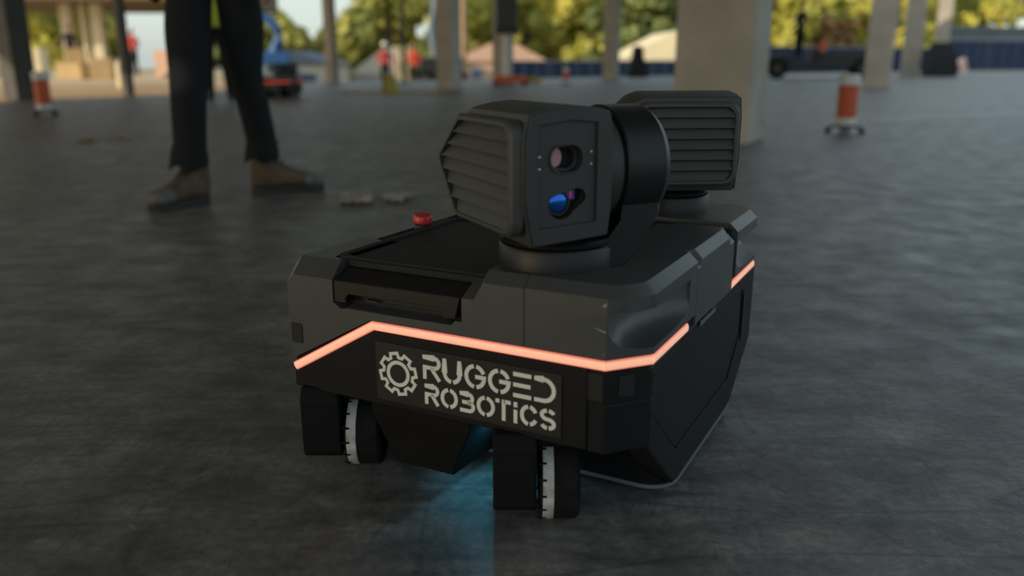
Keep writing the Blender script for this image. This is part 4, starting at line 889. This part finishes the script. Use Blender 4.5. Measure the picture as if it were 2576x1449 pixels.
st = MB().box(-.02, .02, -.002, .002, 0, .06).build('column_tag', M['yellow'], None, loc=(1.80, 6.085, .09), rot=(0, 0, GRID + pi / 2))
tag(st, 'small yellow tag stuck low on the broad concrete column', 'tag')

# ------------------------------------------------------------------ trees
def tree(x, y, h, w, m, seed, label, zb=-2.2, low=0.06, n=2600, ls=0.34):
    rnd = random.Random(seed)
    T = empty('tree', (x, y, zb), rnd.uniform(0, 6), label, 'tree', None)
    MB().tube([(0, 0, 0), (.1, .05, h * .3), (-.05, .1, h * .6), (0, 0, h * .85)], [.03 * h, .024 * h, .015 * h, .005 * h], 8).build('trunk', M['trunk'], T, smooth=50)
    cl = []
    for k in range(22):
        a = rnd.uniform(0, 2 * pi); t = rnd.uniform(low, 0.92); rr = w * 0.5 * sqrt(rnd.random()) * (1.0 - .55 * max(0, t - .55) / .4)
        cl.append((rr * cos(a), rr * sin(a), t * h, w * rnd.uniform(.13, .24)))
    vs_ = []; fs_ = []
    for i in range(n):
        c = cl[i % len(cl)]; d = Vector((rnd.gauss(0, 1), rnd.gauss(0, 1), rnd.gauss(0, .8))).normalized() * c[3] * (rnd.random() ** .4)
        p = Vector(c[:3]) + d; nrm = (d.normalized() + Vector((rnd.uniform(-.6, .6), rnd.uniform(-.6, .6), rnd.uniform(-.3, .8)))).normalized()
        a = nrm.orthogonal().normalized(); b = nrm.cross(a); s = ls * rnd.uniform(.6, 1.3); q = rnd.uniform(0, 6.28)
        a, b = a * cos(q) + b * sin(q), b * cos(q) - a * sin(q)
        o = len(vs_); vs_ += [tuple(p - a * s), tuple(p - b * s * .55), tuple(p + a * s), tuple(p + b * s * .55)]; fs_.append((o, o + 1, o + 2, o + 3))
    me = bpy.data.meshes.new('foliage'); me.from_pydata(vs_, [], fs_); me.materials.append(M[m]); me.update()
    f = put('foliage', me, T); f['kind'] = 'stuff'
    return T
TREES = [(-31, 60, 9, 8, 'leafA', 'yellow green tree behind the far canopy'), (-38, 66, 9, 9, 'leafB', 'dark tree behind the far canopy'), (-21, 66, 7.5, 7, 'leafB', 'dark low tree behind the canopy posts'),
         (-17.2, 66, 6.0, 5.0, 'leafC', 'small round pale olive tree standing alone against the sky'), (-14.2, 70, 5.0, 6, 'leafA', 'low yellow green tree beside the white shed'),
         (-9.2, 64, 11, 7, 'leafC', 'tall olive tree behind the beige house'), (-5.6, 72, 12, 8, 'leafA', 'tall yellow green tree behind the thin black post'), (-2.6, 80, 13, 7, 'leafA', 'tall yellow green tree behind the utility pole'),
         (1.2, 76, 12, 8, 'leafC', 'tall olive tree behind the brick house'), (4.2, 71, 10, 6, 'leafA', 'bushy yellow green tree above the low blue fence'), (6.6, 70, 12, 8, 'leafA', 'tall yellow green tree behind the cream house roof'), (8.6, 62, 12, 6, 'leafB', 'tall deep green tree behind the cream house roof'),
         (13.5, 66, 12, 8, 'leafB', 'deep green tree hidden mostly by the broad column'), (17.5, 58, 8, 6, 'leafA', 'yellow green tree behind the seated operator'), (20.5, 60, 5.6, 6.5, 'leafD', 'russet low tree behind the seated operator'), (23.8, 54, 10, 5.5, 'leafA', 'yellow green tree beside the far concrete columns'),
         (31, 73, 11, 7, 'leafA', 'bright yellow green tree behind the far concrete columns'), (36, 82, 12, 9, 'leafC', 'tall olive tree behind the long grey building'), (45, 84, 12, 9, 'leafA', 'tall yellow green tree behind the long grey building'), (54, 86, 12, 9, 'leafC', 'olive tree at the far end behind the long grey building'), (63, 88, 12, 9, 'leafB', 'deep green tree at the far end behind the long grey building')]
TREES += [(-62, 8, 9, 9, 'leafB', 'dark tree at the far edge of the sunlit yard beside the open gate side'), (-68, 26, 10, 10, 'leafC', 'olive tree along the far left edge of the sunlit yard'), (-58, 44, 9, 9, 'leafA', 'yellow green tree at the far corner of the sunlit yard'), (-47, 58, 9, 9, 'leafB', 'dark tree left of the far canopy'), (-11, 96, 17, 12, 'leafC', 'very tall olive tree in the back row behind the slim column'), (1.5, 98, 18, 12, 'leafA', 'very tall yellow green tree in the back row behind the mast lift'), (13, 96, 18, 12, 'leafC', 'very tall olive tree in the back row beside the broad column'), (35, 104, 18, 13, 'leafA', 'very tall yellow green tree in the back row behind the far columns'), (52, 110, 18, 14, 'leafA', 'very tall yellow green tree in the back row beyond the long grey building')]
for i, (x, y, h, w_, m, lab) in enumerate(TREES):
    tree(x, y, h, w_, m, i + 1, lab, n=3600 if h > 7 else 2200, ls=0.52 if h < 15 else 0.85)
